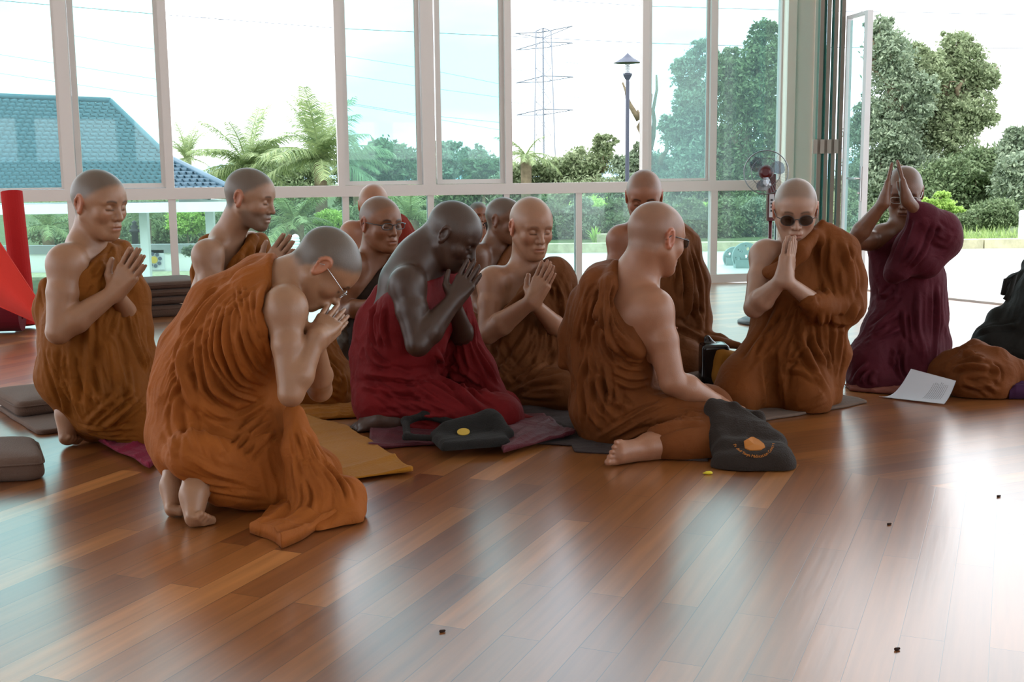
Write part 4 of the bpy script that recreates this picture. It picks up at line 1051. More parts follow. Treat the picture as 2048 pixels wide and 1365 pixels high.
    def glasses(s, lens=(.35, .35, .35), frame=(.03, .03, .03), metal=0.0, rim=.0012, dark=0.0, lw=.026, lh=.016, dz=.0, dy=.004, sq=.75):
        c, R, z = s.hd; T = lambda x, y, zz: c+R@(a3(x, y, zz)*z)
        mt = simple('spectacle_frame_%d' % int(metal*10), frame, rough=.3, metal=metal)
        m = MB(); lm = MB()
        y0 = .101+dy; z0 = .002+dz
        for e in (-1, 1):
            pts = []
            for k in range(20):
                a = k/20*2*math.pi; ca, sa = math.cos(a), math.sin(a)
                x = e*.034+lw*np.sign(ca)*abs(ca)**sq; zz = z0+lh*np.sign(sa)*abs(sa)**sq
                pts.append(T(x, y0-abs(x)*.18, zz))
            m.tube(pts, rim*1.15, 6, closed=True)
            n0 = T(e*.034, y0-.0062, z0); lm.add([n0]+pts, [(0, i+1, (i+1) % 20+1) for i in range(20)])
            off = R@a3(0, -.0012, 0); lm.add([n0+off]+[p+off for p in pts], [(0, (i+1) % 20+1, i+1) for i in range(20)])
            m.tube([T(e*(.034+lw), y0-.011, z0+.006), T(e*.074, y0-.026, z0+.007), T(e*.080, .02, z0+.007), T(e*.081, -.012, z0+.006), T(e*.079, -.03, z0-.012)], rim*1.3, 6)
        m.tube([T(-.009, y0-.001, z0+.005), T(0, y0+.002, z0+.008), T(.009, y0-.001, z0+.005)], rim*1.2, 6)
        g = m.build('eyeglasses', mt, s.root, smooth=True)
        lenm = bpy.data.materials.get('lens_%d' % int(dark*10)) or glass_mat('lens_%d' % int(dark*10), (1-dark, 1-dark, 1-dark), .12)
        o = mesh_obj('lens', lm.V, lm.F, lenm, g, smooth=False)
        return g

if 'A' not in DEV:
    # --- left kneeling monk in ochre robe
    s = Monk(4.2, lin(206, 156, 122), 'person kneeling at far left, ochre robe, bare shoulder, palms pressed, beside the red cloth rolls')
    p = s.p; N = p(172, 492, .02); SR = p(132, 528, -.13); SL = p(222, 508, .16); C = p(178, 575, .02); Be = p(178, 665, .03); Pv = p(165, 745, .03)
    s.torso(N, SR, SL, C, Be, Pv, .98)
    E = p(117, 664, -.20); Wr = p(226, 588, -.13); s.arm(SR, E, Wr, r=1.16)
    w2 = praying(s.B, Wr, p(276, 507, -.12), a3(.25, 1, 0), a3(-.8, 0, .5), spread=.07)
    s.arm(SL, p(268, 650, .12), w2)
    s.leg(Pv+a3(-.02, -.08, 0), p(300, 855, -.05), p(140, 815, -.06), cov=.4); s.leg(Pv+a3(-.02, .09, 0), p(300, 845, .15), p(150, 815, .14), cov=.4)
    add_foot(s.B, p(140, 815, -.06), p(135, 828, -.07), p(134, 876, -.08), a3(-1, 0, .1), a3(0, 1, 0), toes=2.6)
    add_foot(s.B, p(165, 815, .12), p(160, 828, .12), p(165, 862, .12), a3(-1, 0, .1), a3(0, -1, 0), toes=2.6)
    s.head(199, 408, .0, -28, -12, 0, 1.0, hairmask=.85, jaw=.95); s.finish_head(N, .052)
    # robe
    s.torso(N, SR, SL, C, Be, Pv, .98, S=s.R, inf=.020); s.rcut(232, 476, 150, 566, -1, -.1, tilt=.0)
    s.robe([(234, 506, .14, 30), (262, 590, .10, 34), (268, 660, .05, 38)], [(214, 500, .05, 16), (196, 545, -.07, 16), (176, 590, -.10, 22)],
           [(97, 575, .07, 20), (96, 620, .06, 26), (112, 690, .04, 30), (140, 760, .03, 50)],
           [(180, 650, .04, 92), (203, 735, .04, 108), (212, 792, .04, 96)], [(150, 790, -.02, 38), (165, 835, .0, 36)], [(225, 800, -.05, 80), (268, 838, .0, 46)])
    s.flow(130, 740, .35, 1, 22, 8, 70).flow(230, 720, .12, 1, 34, 8, 90).flow(240, 840, .7, .5, 30, 6, 70).flow(250, 600, .15, 1, 22, 7, 60).flow(100, 600, .1, 1, 14, 5, 50)
    s.fan([(222, 482), (205, 520), (178, 562), (160, 590)], [(250, 490), (235, 540), (212, 590), (190, 640)], 5, 5, 7)
    s.fan([(92, 720), (120, 800), (140, 850)], [(155, 690), (190, 780), (240, 850)], 7, 6, 7)
    s.fan([(245, 600), (262, 680), (300, 760)], [(285, 620), (290, 680), (312, 740)], 4, 6, 7)
    s.fold([(175, 600), (178, 700), (172, 800), (178, 850)], 7, 9).fold([(205, 650), (235, 700), (240, 780), (210, 850)], 8, 8).fold([(150, 700), (128, 760), (140, 810)], 6, 7)
    s.fan([(150, 850), (200, 858), (290, 850)], [(140, 862), (200, 880), (300, 880)], 3, 5, 4)
    s.fan([(235, 485), (226, 530), (200, 580), (170, 640)], [(255, 500), (262, 560), (240, 640), (225, 700)], 6, 5, 7)
    s.fan([(90, 690), (105, 760), (135, 820)], [(140, 680), (150, 760), (180, 840)], 6, 5, 8)
    s.fan([(185, 660), (195, 740), (215, 830)], [(245, 680), (265, 760), (270, 840)], 5, 8, 8)
    s.fan([(88, 560), (84, 610), (95, 660)], [(108, 560), (105, 620), (120, 680)], 4, 4, 5)
    s.fan([(220, 870), (260, 840), (305, 800)], [(160, 850), (210, 800), (270, 760)], 4, 5, 6)
    s.build(p(190, 885, .05)*[1, 1, 0], CM['ochre'], seed=1)
if 'C' not in DEV:
    # --- bowed monk in the foreground
    s = Monk(3.42, lin(206, 158, 124), 'person in burnt orange robe bowing low in the foreground, bare feet on tiptoe, wearing spectacles')
    p = s.p; N = p(572, 560, .04); SR = p(572, 618, -.12); SL = p(520, 560, .20); C = p(500, 650, .04); Be = p(425, 760, .05); Pv = p(395, 850, .05)
    s.torso(N, SR, SL, C, Be, Pv, 1.0)
    E = p(582, 788, -.19); Wr = p(634, 674, -.13); s.arm(SR, E, Wr, r=.98)
    w2 = praying(s.B, Wr, p(683, 612, .03), a3(.15, 1, 0), a3(-.6, 0, .8), spread=.05)
    s.arm(SL, p(640, 780, .12), w2)
    s.leg(Pv+a3(0, -.08, -.02), p(620, 985, -.02), p(394, 968, -.20), cov=.78); s.leg(Pv+a3(0, .09, -.02), p(625, 950, .2), p(354, 948, -.08), cov=.78)
    add_foot(s.B, p(394, 968, -.22), p(385, 990, -.25), p(386, 1038, -.28), a3(-1, 0, .1), a3(0, 1, 0), toes=2.5, s=.8, ts=1.2)
    add_foot(s.B, p(354, 948, -.10), p(345, 972, -.14), p(345, 1018, -.18), a3(-1, 0, .1), a3(0, -1, 0), toes=2.5, s=.8, ts=1.2)
    s.head(648, 535, .03, 10, -58, 0, .97, hairmask=.9); s.finish_head(N, .055)
    s.torso(N, SR, SL, C, Be, Pv, 1.0, S=s.R, inf=.026); s.rcut(530, 528, 552, 800, 1, -.1, tilt=0, k=.02)
    s.robe([(505, 560, .14, 40), (430, 610, .12, 52), (370, 700, .12, 50), (330, 790, .1, 36)],
           [(505, 570, .0, 38), (508, 640, -.03, 42), (500, 720, -.02, 60)],
           [(440, 690, .04, 88), (410, 780, .04, 104), (408, 850, .04, 100), (430, 890, .02, 92)],
           [(425, 900, -.02, 88), (520, 910, -.02, 80), (590, 930, .0, 58)], [(345, 880, -.02, 45), (365, 915, -.02, 38)],
           [(350, 926, -.05, 30), (430, 944, -.05, 34), (520, 955, -.02, 36), (600, 960, .0, 36)],
           [(350, 900, -.10, 38), (385, 912, -.2, 42), (430, 926, -.18, 42), (480, 945, -.12, 40)],
           [(520, 800, .0, 50), (560, 860, .0, 50)],
           [(588, 830, -.10, 20), (600, 900, -.14, 30), (625, 960, -.16, 44), (650, 1000, -.18, 44)],
           [(640, 1000, -.15, 52), (680, 1015, -.18, 34)], [(615, 1005, -.20, 26), (590, 1040, -.27, 16)], [(640, 1030, -.25, 20), (610, 1056, -.31, 12)], [(690, 1005, -.19, 36), (704, 1036, -.25, 16), (640, 1062, -.32, 13)], [(700, 990, -.16, 30), (712, 1020, -.2, 14)])
    s.flow(380, 760, -.45, .9, 24, 8, 120).flow(500, 640, -.35, .95, 20, 8, 80).flow(420, 880, .6, .6, 40, 7, 120).flow(620, 930, .25, 1, 20, 9, 110).flow(620, 1050, -.8, .4, 18, 7, 60)
    s.fan([(520, 528), (455, 545), (400, 600), (350, 680), (318, 760)], [(535, 560), (480, 600), (430, 660), (370, 740), (320, 860)], 7, 6, 8)
    s.fan([(470, 560), (475, 610), (500, 680), (540, 730)], [(530, 570), (520, 620), (530, 680), (540, 700)], 6, 4.5, 6)
    s.fan([(400, 620), (385, 700), (395, 790), (450, 840)], [(470, 600), (455, 680), (480, 760), (545, 780)], 5, 6, 8)
    s.fold([(370, 700), (375, 760), (420, 820), (490, 850)], 9, 11).fold([(350, 780), (352, 860), (345, 930)], 8, 7).fold([(545, 800), (500, 850), (470, 880)], 6, 8)
    s.fan([(520, 840), (480, 870), (455, 900)], [(560, 860), (520, 900), (500, 930)], 4, 5, 7)
    s.fan([(580, 830), (588, 920), (600, 1010), (560, 1060)], [(605, 850), (650, 930), (700, 970), (712, 1020)], 9, 5, 9)
    s.fan([(335, 935), (420, 960), (520, 985)], [(340, 950), (420, 985), (540, 1000)], 2, 5, 5)
    s.fan([(440, 590), (420, 650), (415, 720), (450, 790), (540, 820)], [(500, 590), (490, 650), (500, 700), (520, 740), (548, 760)], 6, 5, 8)
    s.fan([(520, 570), (512, 630), (530, 700), (545, 740)], [(538, 600), (536, 650), (545, 700), (550, 730)], 4, 3.5, 6)
    s.fan([(320, 800), (330, 880), (350, 940)], [(420, 820), (430, 880), (480, 960)], 6, 8, 6)
    s.fan([(350, 890), (440, 940), (540, 960)], [(360, 930), (440, 965), (540, 985)], 3, 6, 6)
    s.fold([(380, 660), (360, 730), (380, 800), (450, 860), (500, 870)], 10, 12).fold([(460, 840), (500, 830), (545, 790)], 6, 9).fold([(480, 880), (520, 860), (550, 830)], 5, 8)
    s.build(p(470, 1010, .05)*[1, 1, 0], CM['orange'], res=.003, rres=.0045, seed=2)
    s.glasses(metal=1.0, frame=(.5, .5, .5), rim=.0011, dark=.1, lw=.024, lh=.014)
    bowed_root = s.root
if 'B' not in DEV:
    s = Monk(4.92, lin(208, 162, 132), 'person with short beard in ochre robe, kneeling behind the bowed monk, palms pressed')
    p = s.p; N = p(452, 480, .05); SR = p(415, 512, -.12); SL = p(505, 494, .17); C = p(448, 590, .04); Be = p(452, 680, .04); Pv = p(445, 755, .04)
    s.torso(N, SR, SL, C, Be, Pv, .98)
    E = p(432, 640, -.2); Wr = p(530, 543, -.12); s.arm(SR, E, Wr, r=1.1)
    w2 = praying(s.B, Wr, p(578, 480, -.12), a3(.25, 1, 0), a3(-.8, 0, .5), spread=.05); s.arm(SL, p(530, 640, .12), w2)
    s.leg(Pv+a3(0, -.08, 0), p(660, 790, -.08), p(480, 800, -.1)); s.leg(Pv+a3(0, .1, 0), p(660, 785, .15), p(480, 795, .12))
    s.head(501, 397, .0, -14, -14, 0, 1.03, hairmask=.85, beard=.55, mouth=.002); s.finish_head(N, .055)
    s.torso(N, SR, SL, C, Be, Pv, .98, S=s.R, inf=.02); s.rcut(512, 460, 440, 560, -1, -.1)
    s.robe([(455, 466, .17, 12), (415, 490, .12, 16), (400, 545, .08, 16), (408, 620, .06, 26)], [(512, 492, .15, 26), (530, 560, .1, 34), (540, 640, .08, 40)], [(505, 478, .06, 12), (482, 530, -.05, 14), (462, 580, -.1, 18)],
           [(452, 640, .04, 75), (470, 730, .04, 90), (520, 760, .0, 62)], [(540, 690, .04, 56), (610, 715, .0, 66), (660, 765, -.04, 48), (690, 795, -.04, 26)], [(600, 780, -.1, 38), (660, 800, -.1, 22)])
    s.flow(640, 740, 1, .55, 16, 7, 80).flow(480, 540, -.5, 1, 14, 5, 60).flow(410, 540, .1, 1, 12, 4, 40)
    s.fan([(500, 480), (470, 540), (450, 600)], [(530, 480), (515, 530), (500, 580)], 5, 4.5, 6)
    s.fan([(600, 660), (640, 700), (690, 760)], [(600, 770), (650, 790), (690, 805)], 6, 5, 6)
    s.fan([(398, 490), (392, 540), (400, 580)], [(415, 480), (408, 540), (415, 590)], 3, 4, 5)
    s.fan([(620, 690), (650, 740), (640, 800)], [(690, 750), (700, 780), (690, 800)], 4, 5, 6)
    s.build(p(500, 800, .05)*[1, 1, 0], CM['ochre'], res=.004, rres=.006, seed=3)
if 'D' not in DEV:
    s = Monk(5.3, lin(182, 124, 90), 'person wearing rectangular glasses and dark brown robe, seated between the bowed and crimson-robed monks')
    p = s.p; N = p(745, 522, .05); SR = p(703, 532, -.05); SL = p(822, 522, .08); C = p(760, 600, .03); Be = p(758, 670, .03); Pv = p(755, 745, .03)
    s.torso(N, SR, SL, C, Be, Pv, .95)
    E = p(690, 622, -.08); Wr = p(760, 610, -.22); s.arm(SR, E, Wr, r=1.0); add_hand(s.B, Wr, a3(1, -.1, -.1), a3(0, 0, -1), a3(0, -1, 0), s=.95)
    s.arm(SL, p(840, 620, .0), p(790, 625, -.22)); add_hand(s.B, p(790, 625, -.22), a3(-1, -.2, -.1), a3(0, 0, -1), a3(0, -1, 0), s=.95)
    s.leg(Pv+a3(-.08, 0, 0), p(725, 765, -.12), p(800, 770, .05), cov=1); s.leg(Pv+a3(.08, 0, 0), p(830, 765, -.12), p(750, 775, .1), cov=1)
    s.head(762, 448, .0, -50, -6, 0, 1.03, hairmask=.45, brow=1.2, fat=.3); s.finish_head(N, .058)
    s.torso(N, SR, SL, C, Be, Pv, .95, S=s.R, inf=.018); s.rcut(815, 470, 706, 605, -1, -.1)
    s.robe([(815, 512, .08, 26), (842, 570, .05, 26)], [(760, 640, .02, 60), (765, 690, .0, 70)])
    s.flow(780, 560, -.7, 1, 14, 5, 80)
    s.part('under_robe', CM['plum'], [(708, 640, -.02, 28), (708, 690, -.02, 30), (728, 740, .0, 36)], [(728, 745, -.02, 36), (800, 765, -.08, 36)], [(760, 720, 0, 70), (770, 760, -.05, 60)], flow=((710, 670, .9, .35, 14, 6, 90),))
    s.fan([(812, 478), (780, 530), (720, 600)], [(830, 490), (810, 560), (780, 600)], 4, 4, 4)
    s.build(p(760, 790, .0)*[1, 1, 0], CM['dark'], res=.004, rres=.006, seed=4)
    s.glasses(frame=(.03, .028, .03), rim=.0017, dark=.12, lw=.025, lh=.0135)
if 'E' not in DEV:
    s = Monk(6.4, lin(214, 152, 120), 'person bowing with only pale bald crown visible above the spectacled monk, red-orange robe')
    p = s.p; N = p(748, 452, .05); SR = p(702, 466, .0); SL = p(800, 460, .03); C = p(750, 520, .05); Be = p(750, 590, .05); Pv = p(750, 640, .05)
    s.torso(N, SR, SL, C, Be, Pv, .95); s.arm(SR, p(690, 560, -.05), p(735, 600, -.25)); s.arm(SL, p(812, 560, -.05), p(765, 600, -.25))
    add_hand(s.B, p(735, 600, -.25), a3(1, -.3, -.2), a3(0, 0, -1), a3(0, -1, 0)); add_hand(s.B, p(765, 600, -.25), a3(-1, -.3, -.2), a3(0, 0, -1), a3(0, -1, 0))
    s.leg(Pv+a3(-.08, 0, 0), p(690, 670, -.3), p(790, 690, -.2)); s.leg(Pv+a3(.08, 0, 0), p(810, 670, -.3), p(710, 690, -.25))
    s.head(747, 413, .0, -88, -22, 0, .98, hairmask=.12); s.finish_head(N, .055)
    s.torso(N, SR, SL, C, Be, Pv, .95, S=s.R, inf=.022); s.rcut(785, 428, 700, 540, -1, -.1)
    s.robe([(795, 450, .02, 16), (812, 480, .02, 20), (820, 560, .0, 26)], [(750, 620, 0, 62), (750, 660, -.05, 60)], [(690, 672, -.2, 26), (750, 680, -.25, 26), (810, 672, -.2, 26)])
    s.flow(800, 480, .5, 1, 9, 4, 60)
    s.build(p(750, 690, .0)*[1, 1, 0], CM['red'], res=.005, rres=.007, seed=5)
if 'F' not in DEV:
    s = Monk(4.45, lin(92, 66, 54), 'dark-skinned person in crimson robe, kneeling bowed with hands at the face, centre-left')
    s.label = 'person in crimson robe with dark skin, kneeling with head bowed into joined hands'
    p = s.p; N = p(842, 522, .03); SR = p(815, 572, -.13); SL = p(900, 552, .15); C = p(828, 640, .03); Be = p(815, 720, .04); Pv = p(790, 795, .04)
    s.torso(N, SR, SL, C, Be, Pv, 1.02)
    E = p(836, 688, -.21); Wr = p(906, 604, -.13); s.arm(SR, E, Wr, r=1.28)
    w2 = praying(s.B, Wr, p(950, 530, -.08), a3(.2, 1, 0), a3(-.7, 0, .6), spread=.05); s.arm(SL, p(930, 690, .1), w2, r=1.1)
    s.B.cone(N, p(790, 640, .0), .07, .09, k=.08); s.B.cone(p(868, 470, .02), p(800, 560, .02), .05, .07, k=.08)
    s.leg(Pv+a3(-.02, -.09, 0), p(1000, 835, -.12), p(800, 845, -.12), cov=.6); s.leg(Pv+a3(0, .09, 0), p(1000, 825, .14), p(800, 840, .12))
    add_foot(s.B, p(790, 842, -.12), p(762, 838, -.12), p(728, 850, -.12), a3(-.2, -.2, 1), a3(0, 1, 0), toes=.3)
    s.head(906, 470, .0, -12, -36, 0, 1.03, hairmask=.3, earred=1.0, brow=.8, lips=(1.1, .8, .75), nose=1.15); s.finish_head(N, .06)
    s.torso(N, SR, SL, C, Be, Pv, 1.02, S=s.R, inf=.024); s.rcut(908, 548, 752, 590, -1, -.1, k=.02)
    s.robe([(770, 590, .05, 26), (745, 640, .05, 30), (738, 700, .04, 38)], [(905, 580, .06, 22), (880, 640, -.03, 24), (860, 700, -.06, 30)],
           [(795, 680, .04, 80), (795, 745, .04, 90), (800, 790, .03, 78)], [(790, 800, -.02, 62), (860, 820, -.06, 56), (950, 838, -.1, 38), (998, 845, -.1, 22)],
           [(925, 600, .13, 18), (928, 660, .1, 26), (945, 740, .08, 44), (985, 800, .05, 34)], [(985, 820, .02, 22), (1030, 836, -.02, 12), (1072, 842, -.06, 7)],
           [(760, 800, -.06, 42), (780, 840, -.06, 30)])
    s.flow(760, 730, .9, .3, 26, 8, 80).flow(900, 800, .8, .5, 24, 7, 90).flow(935, 700, .25, 1, 16, 6, 60).flow(780, 640, .1, 1, 18, 5, 50)
    s.fan([(740, 640), (735, 700), (760, 730), (840, 740)], [(715, 740), (760, 770), (820, 790), (880, 790)], 6, 6, 8)
    s.fan([(720, 770), (780, 820), (860, 850)], [(860, 750), (930, 790), (1000, 830)], 7, 5.5, 7)
    s.fan([(920, 600), (910, 680), (925, 780)], [(945, 610), (952, 690), (1010, 780)], 5, 5, 7)
    s.fan([(960, 850), (985, 846), (1000, 840)], [(970, 870), (990, 862), (1005, 852)], 3, 3, 5)
    s.fan([(745, 600), (735, 650), (745, 700)], [(775, 600), (770, 660), (790, 710)], 4, 5, 7)
    s.fan([(850, 700), (880, 740), (960, 800)], [(900, 680), (930, 740), (1000, 800)], 5, 5, 8)
    s.fan([(740, 800), (800, 800), (880, 800)], [(780, 850), (860, 862), (960, 868)], 5, 5, 6)
    s.fold([(860, 740), (900, 760), (950, 810), (1000, 840)], 8, 10).fold([(720, 745), (800, 755), (870, 745)], 7, 9).fold([(715, 770), (790, 785), (860, 775)], 6, 8)
    s.build(p(850, 870, .05)*[1, 1, 0], CM['crimson'], seed=6)
if 'H' not in DEV:
    s = Monk(6.2, lin(150, 104, 78), 'person with cropped dark hair half hidden behind the pale front-facing monk, bare shoulder')
    p = s.p; N = p(990, 492, .03); SR = p(952, 512, -.08); SL = p(1045, 505, .1); C = p(995, 570, .03); Be = p(995, 630, .03); Pv = p(995, 680, .03)
    s.torso(N, SR, SL, C, Be, Pv, .92); s.arm(SR, p(950, 600, -.1), p(985, 640, -.25)); s.arm(SL, p(1050, 600, -.0), p(1010, 640, -.25))
    add_hand(s.B, p(985, 640, -.25), a3(1, -.3, -.2), a3(0, 0, -1), a3(0, -1, 0)); add_hand(s.B, p(1010, 640, -.25), a3(-1, -.3, -.2), a3(0, 0, -1), a3(0, -1, 0))
    s.leg(Pv+a3(-.08, 0, 0), p(940, 700, -.3), p(1040, 715, -.2)); s.leg(Pv+a3(.08, 0, 0), p(1050, 700, -.3), p(960, 715, -.25))
    s.head(1010, 441, .0, -30, -8, 0, 1.0, hairmask=.7, earred=1.05, brow=1.2); s.finish_head(N, .055)
    s.torso(N, SR, SL, C, Be, Pv, .92, S=s.R, inf=.022); s.rcut(1035, 470, 950, 590, -1, -.1)
    s.robe([(1035, 500, .08, 18), (1050, 560, .05, 24)], [(995, 650, 0, 60), (995, 690, -.05, 60)], [(940, 700, -.2, 24), (995, 705, -.25, 26), (1050, 700, -.2, 24)])
    s.flow(1000, 600, -.6, 1, 12, 5, 80)
    s.build(p(995, 715, .0)*[1, 1, 0], CM['brown'], res=.0045, rres=.007, seed=7)
if 'G' not in DEV:
    s = Monk(9.0, lin(166, 108, 78), 'distant small person in dark garment, far behind the crimson-robed monk, near the glass')
    p = s.p; N = p(956, 456, .03); SR = p(932, 470, .0); SL = p(982, 470, .0); C = p(957, 495, .03); Be = p(957, 530, .03); Pv = p(957, 565, .03)
    s.torso(N, SR, SL, C, Be, Pv, .75); s.arm(SR, p(934, 520, -.05), p(958, 500, -.2), r=.85); s.arm(SL, p(982, 520, -.0), p(968, 480, -.2), r=.85)
    add_hand(s.B, p(958, 500, -.2), a3(.2, -.1, 1), a3(0, 1, 0), a3(1, 0, 0), s=.8); add_hand(s.B, p(968, 480, -.2), a3(-.2, -.1, 1), a3(0, 1, 0), a3(-1, 0, 0), s=.8)
    s.leg(Pv+a3(-.07, 0, 0), p(920, 575, -.25), p(975, 580, -.25), r=.8); s.leg(Pv+a3(.07, 0, 0), p(995, 575, -.25), p(940, 580, -.3), r=.8)
    s.head(957, 431, .0, -70, -8, 0, .86, hairmask=.8, brow=1.3); s.finish_head(N, .05)
    s.torso(N, SR, SL, C, Be, Pv, .75, S=s.R, inf=.02)
    s.robe([(958, 470, -.08, 12), (978, 462, -.05, 13), (986, 500, 0, 14)], [(957, 540, 0, 36), (957, 565, -.05, 36)], [(915, 572, -.1, 12), (957, 576, -.25, 14), (998, 572, -.1, 12)])
    s.flow(957, 500, 0, 1, 9, 3, 60)
    s.build(p(957, 585, .0)*[1, 1, 0], CM['dark'], res=.006, rres=.009, seed=8)
if 'I' not in DEV:
    s = Monk(4.95, lin(214, 160, 128), 'pale balding person in brown robe facing the camera, eyes lowered, palms pressed, centre')
    s.label = 'pale balding person in brown robe facing forward with lowered eyes and pressed palms'
    p = s.p; N = p(1052, 538, .03); SR = p(985, 566, -.04); SL = p(1115, 552, .07); C = p(1045, 620, .03); Be = p(1045, 700, .03); Pv = p(1040, 755, .04)
    s.torso(N, SR, SL, C, Be, Pv, 1.02)
    E = p(976, 668, -.14); Wr = p(1062, 604, -.24); s.arm(SR, E, Wr, r=1.18)
    w2 = praying(s.B, Wr, p(1097, 528, -.22), a3(.65, .75, 0), a3(-.6, .4, .5), spread=.05); s.arm(SL, p(1128, 670, -.06), w2)
    s.leg(Pv+a3(-.08, 0, 0), p(1005, 775, -.1), p(1060, 795, -.12), cov=1); s.leg(Pv+a3(.08, 0, 0), p(1130, 785, -.24), p(1050, 800, -.15), cov=1)
    s.head(1063, 455, -.02, -66, -14, 0, 1.04, hairmask=.16, brow=.5, jaw=1.05); s.finish_head(N, .058)
    s.torso(N, SR, SL, C, Be, Pv, 1.02, S=s.R, inf=.022); s.rcut(1108, 528, 985, 632, -1, -.1)
    s.robe([(1100, 535, .04, 20), (1118, 570, .05, 32), (1126, 640, .0, 30), (1112, 690, -.06, 34)], [(1095, 540, -.04, 12), (1060, 580, -.15, 14), (1020, 625, -.17, 14)],
           [(1042, 690, .02, 84), (1045, 750, .0, 84)], [(985, 730, .0, 36), (1010, 770, -.04, 34), (1060, 778, -.14, 36), (1125, 780, -.26, 34)], [(1090, 770, -.2, 34), (1150, 780, -.2, 30)])
    s.flow(1060, 680, -.35, 1, 18, 7, 80).flow(1010, 720, -.8, .7, 20, 7, 60).flow(1120, 620, .3, 1, 14, 5, 50).flow(1080, 780, 1, .1, 24, 5, 60)
    s.fan([(1100, 535), (1105, 600), (1110, 640)], [(1140, 560), (1148, 600), (1146, 650)], 4, 4.5, 6)
    s.fan([(1060, 610), (1050, 660), (1000, 740), (960, 765)], [(1110, 620), (1110, 690), (1080, 745), (1010, 790)], 7, 5, 7)
    s.fan([(990, 640), (1020, 600), (1060, 575)], [(990, 660), (1030, 620), (1060, 600)], 3, 4, 5)
    s.fold([(1010, 790), (1060, 768), (1140, 750)], 6, 6)
    s.fan([(1105, 545), (1125, 600), (1130, 680)], [(1135, 560), (1145, 620), (1146, 690)], 4, 5, 7)
    s.fan([(960, 690), (980, 740), (1010, 790)], [(1000, 680), (1020, 730), (1070, 770)], 4, 6, 7)
    s.fan([(1070, 640), (1060, 700), (1030, 740)], [(1110, 650), (1110, 710), (1100, 750)], 5, 5, 7)
    s.fan([(1020, 790), (1060, 800), (1130, 800)], [(1040, 770), (1080, 775), (1140, 775)], 3, 5, 5)
    s.build(p(1050, 815, .0)*[1, 1, 0], CM['brown'], res=.0035, rres=.0055, seed=9)
if 'J' not in DEV:
    s = Monk(4.2, lin(206, 148, 116), 'person in chestnut robe seen from behind, spectacles, bare right arm reaching to a dark bag')
    p = s.p; N = p(1270, 570, .0); SR = p(1308, 620, -.12); SL = p(1212, 572, .14); C = p(1245, 655, .02); Be = p(1232, 745, .03); Pv = p(1228, 825, .03)
    s.torso(N, SR, SL, C, Be, Pv, 1.06)
    E = p(1345, 765, -.17); Wr = p(1432, 806, -.1); s.arm(SR, E, Wr, r=1.25); add_hand(s.B, Wr, a3(.9, .2, -.35), a3(0, -.3, -1), a3(-.1, -1, .0), bend=.3, curl=.25)
    s.arm(SL, p(1190, 740, .22), p(1290, 790, .2)); add_hand(s.B, p(1290, 790, .2), a3(1, .2, -.3), a3(0, 0, -1), a3(0, -1, 0))
    s.leg(Pv+a3(.03, -.08, 0), p(1440, 880, -.26), p(1300, 895, -.36), cov=.6); s.leg(Pv+a3(0, .1, 0), p(1420, 820, .2), p(1260, 850, .2), cov=1)
    add_foot(s.B, p(1302, 890, -.34), p(1314, 904, -.32), p(1238, 906, -.42), a3(-.25, 1, -.1), a3(0, .1, -1), toes=.25, s=.98)
    s.B.cone(N+a3(0, 0, .05), C+a3(0, -.03, .05), .06, .10, k=.08); s.B.cone(SR*.6+C*.4+a3(0, -.02, 0), C+a3(.03, -.06, -.05), .07, .09, k=.07)
    s.head(1313, 476, .0, 36, -14, 0, 1.06, hairmask=.3, ear=1.08, fat=.5); s.finish_head(N, .064)
    s.torso(N, SR, SL, C, Be, Pv, 1.06, S=s.R, inf=.022); s.rcut(1205, 500, 1292, 700, 1, -.1, k=.015)
    s.robe([(1228, 536, .1, 18), (1205, 560, .08, 32), (1192, 620, .06, 38), (1180, 700, .04, 44)], [(1232, 528, -.0, 9), (1214, 570, -.09, 13), (1212, 630, -.14, 13), (1232, 678, -.17, 14), (1275, 706, -.17, 14)],
           [(1196, 575, .02, 40), (1190, 640, .02, 44)], [(1165, 600, .1, 28), (1143, 670, .1, 24), (1128, 726, .1, 14)],
           [(1220, 740, .02, 76), (1222, 820, .0, 78)], [(1200, 830, -.04, 58), (1200, 865, -.05, 34)], [(1250, 835, -.06, 66), (1340, 830, -.12, 44), (1420, 850, -.16, 40), (1450, 870, -.18, 36)],
           [(1450, 882, -.24, 36), (1385, 888, -.30, 36), (1325, 888, -.33, 30)], [(1300, 790, .12, 46), (1400, 806, .16, 36)])
    s.flow(1220, 780, .5, 1, 26, 8, 90).flow(1320, 850, 1, -.25, 22, 7, 90).flow(1150, 640, -.3, 1, 14, 6, 50).flow(1400, 890, .2, 1, 18, 5, 50)
    s.fan([(1205, 540), (1180, 620), (1165, 720), (1190, 820)], [(1232, 535), (1212, 620), (1225, 690), (1290, 740)], 7, 5, 7)
    s.fan([(1165, 700), (1150, 780), (1160, 860)], [(1230, 720), (1250, 800), (1220, 870)], 5, 6, 8)
    s.fan([(1180, 880), (1260, 830), (1340, 790)], [(1240, 890), (1330, 860), (1420, 830)], 6, 6, 7)
    s.fan([(1220, 700), (1260, 720), (1300, 720)], [(1215, 760), (1260, 785), (1310, 770)], 4, 4, 5)
    s.fan([(1215, 540), (1205, 600), (1215, 670), (1270, 710)], [(1235, 540), (1225, 600), (1235, 660), (1285, 695)], 4, 4, 7)
    s.fan([(1180, 560), (1150, 640), (1135, 720)], [(1200, 560), (1185, 640), (1170, 720)], 4, 6, 8)
    s.fan([(1160, 740), (1170, 820), (1200, 880)], [(1220, 740), (1240, 800), (1290, 830)], 5, 6, 8)
    s.fan([(1290, 870), (1350, 850), (1420, 850)], [(1300, 830), (1360, 815), (1410, 815)], 4, 5, 6)
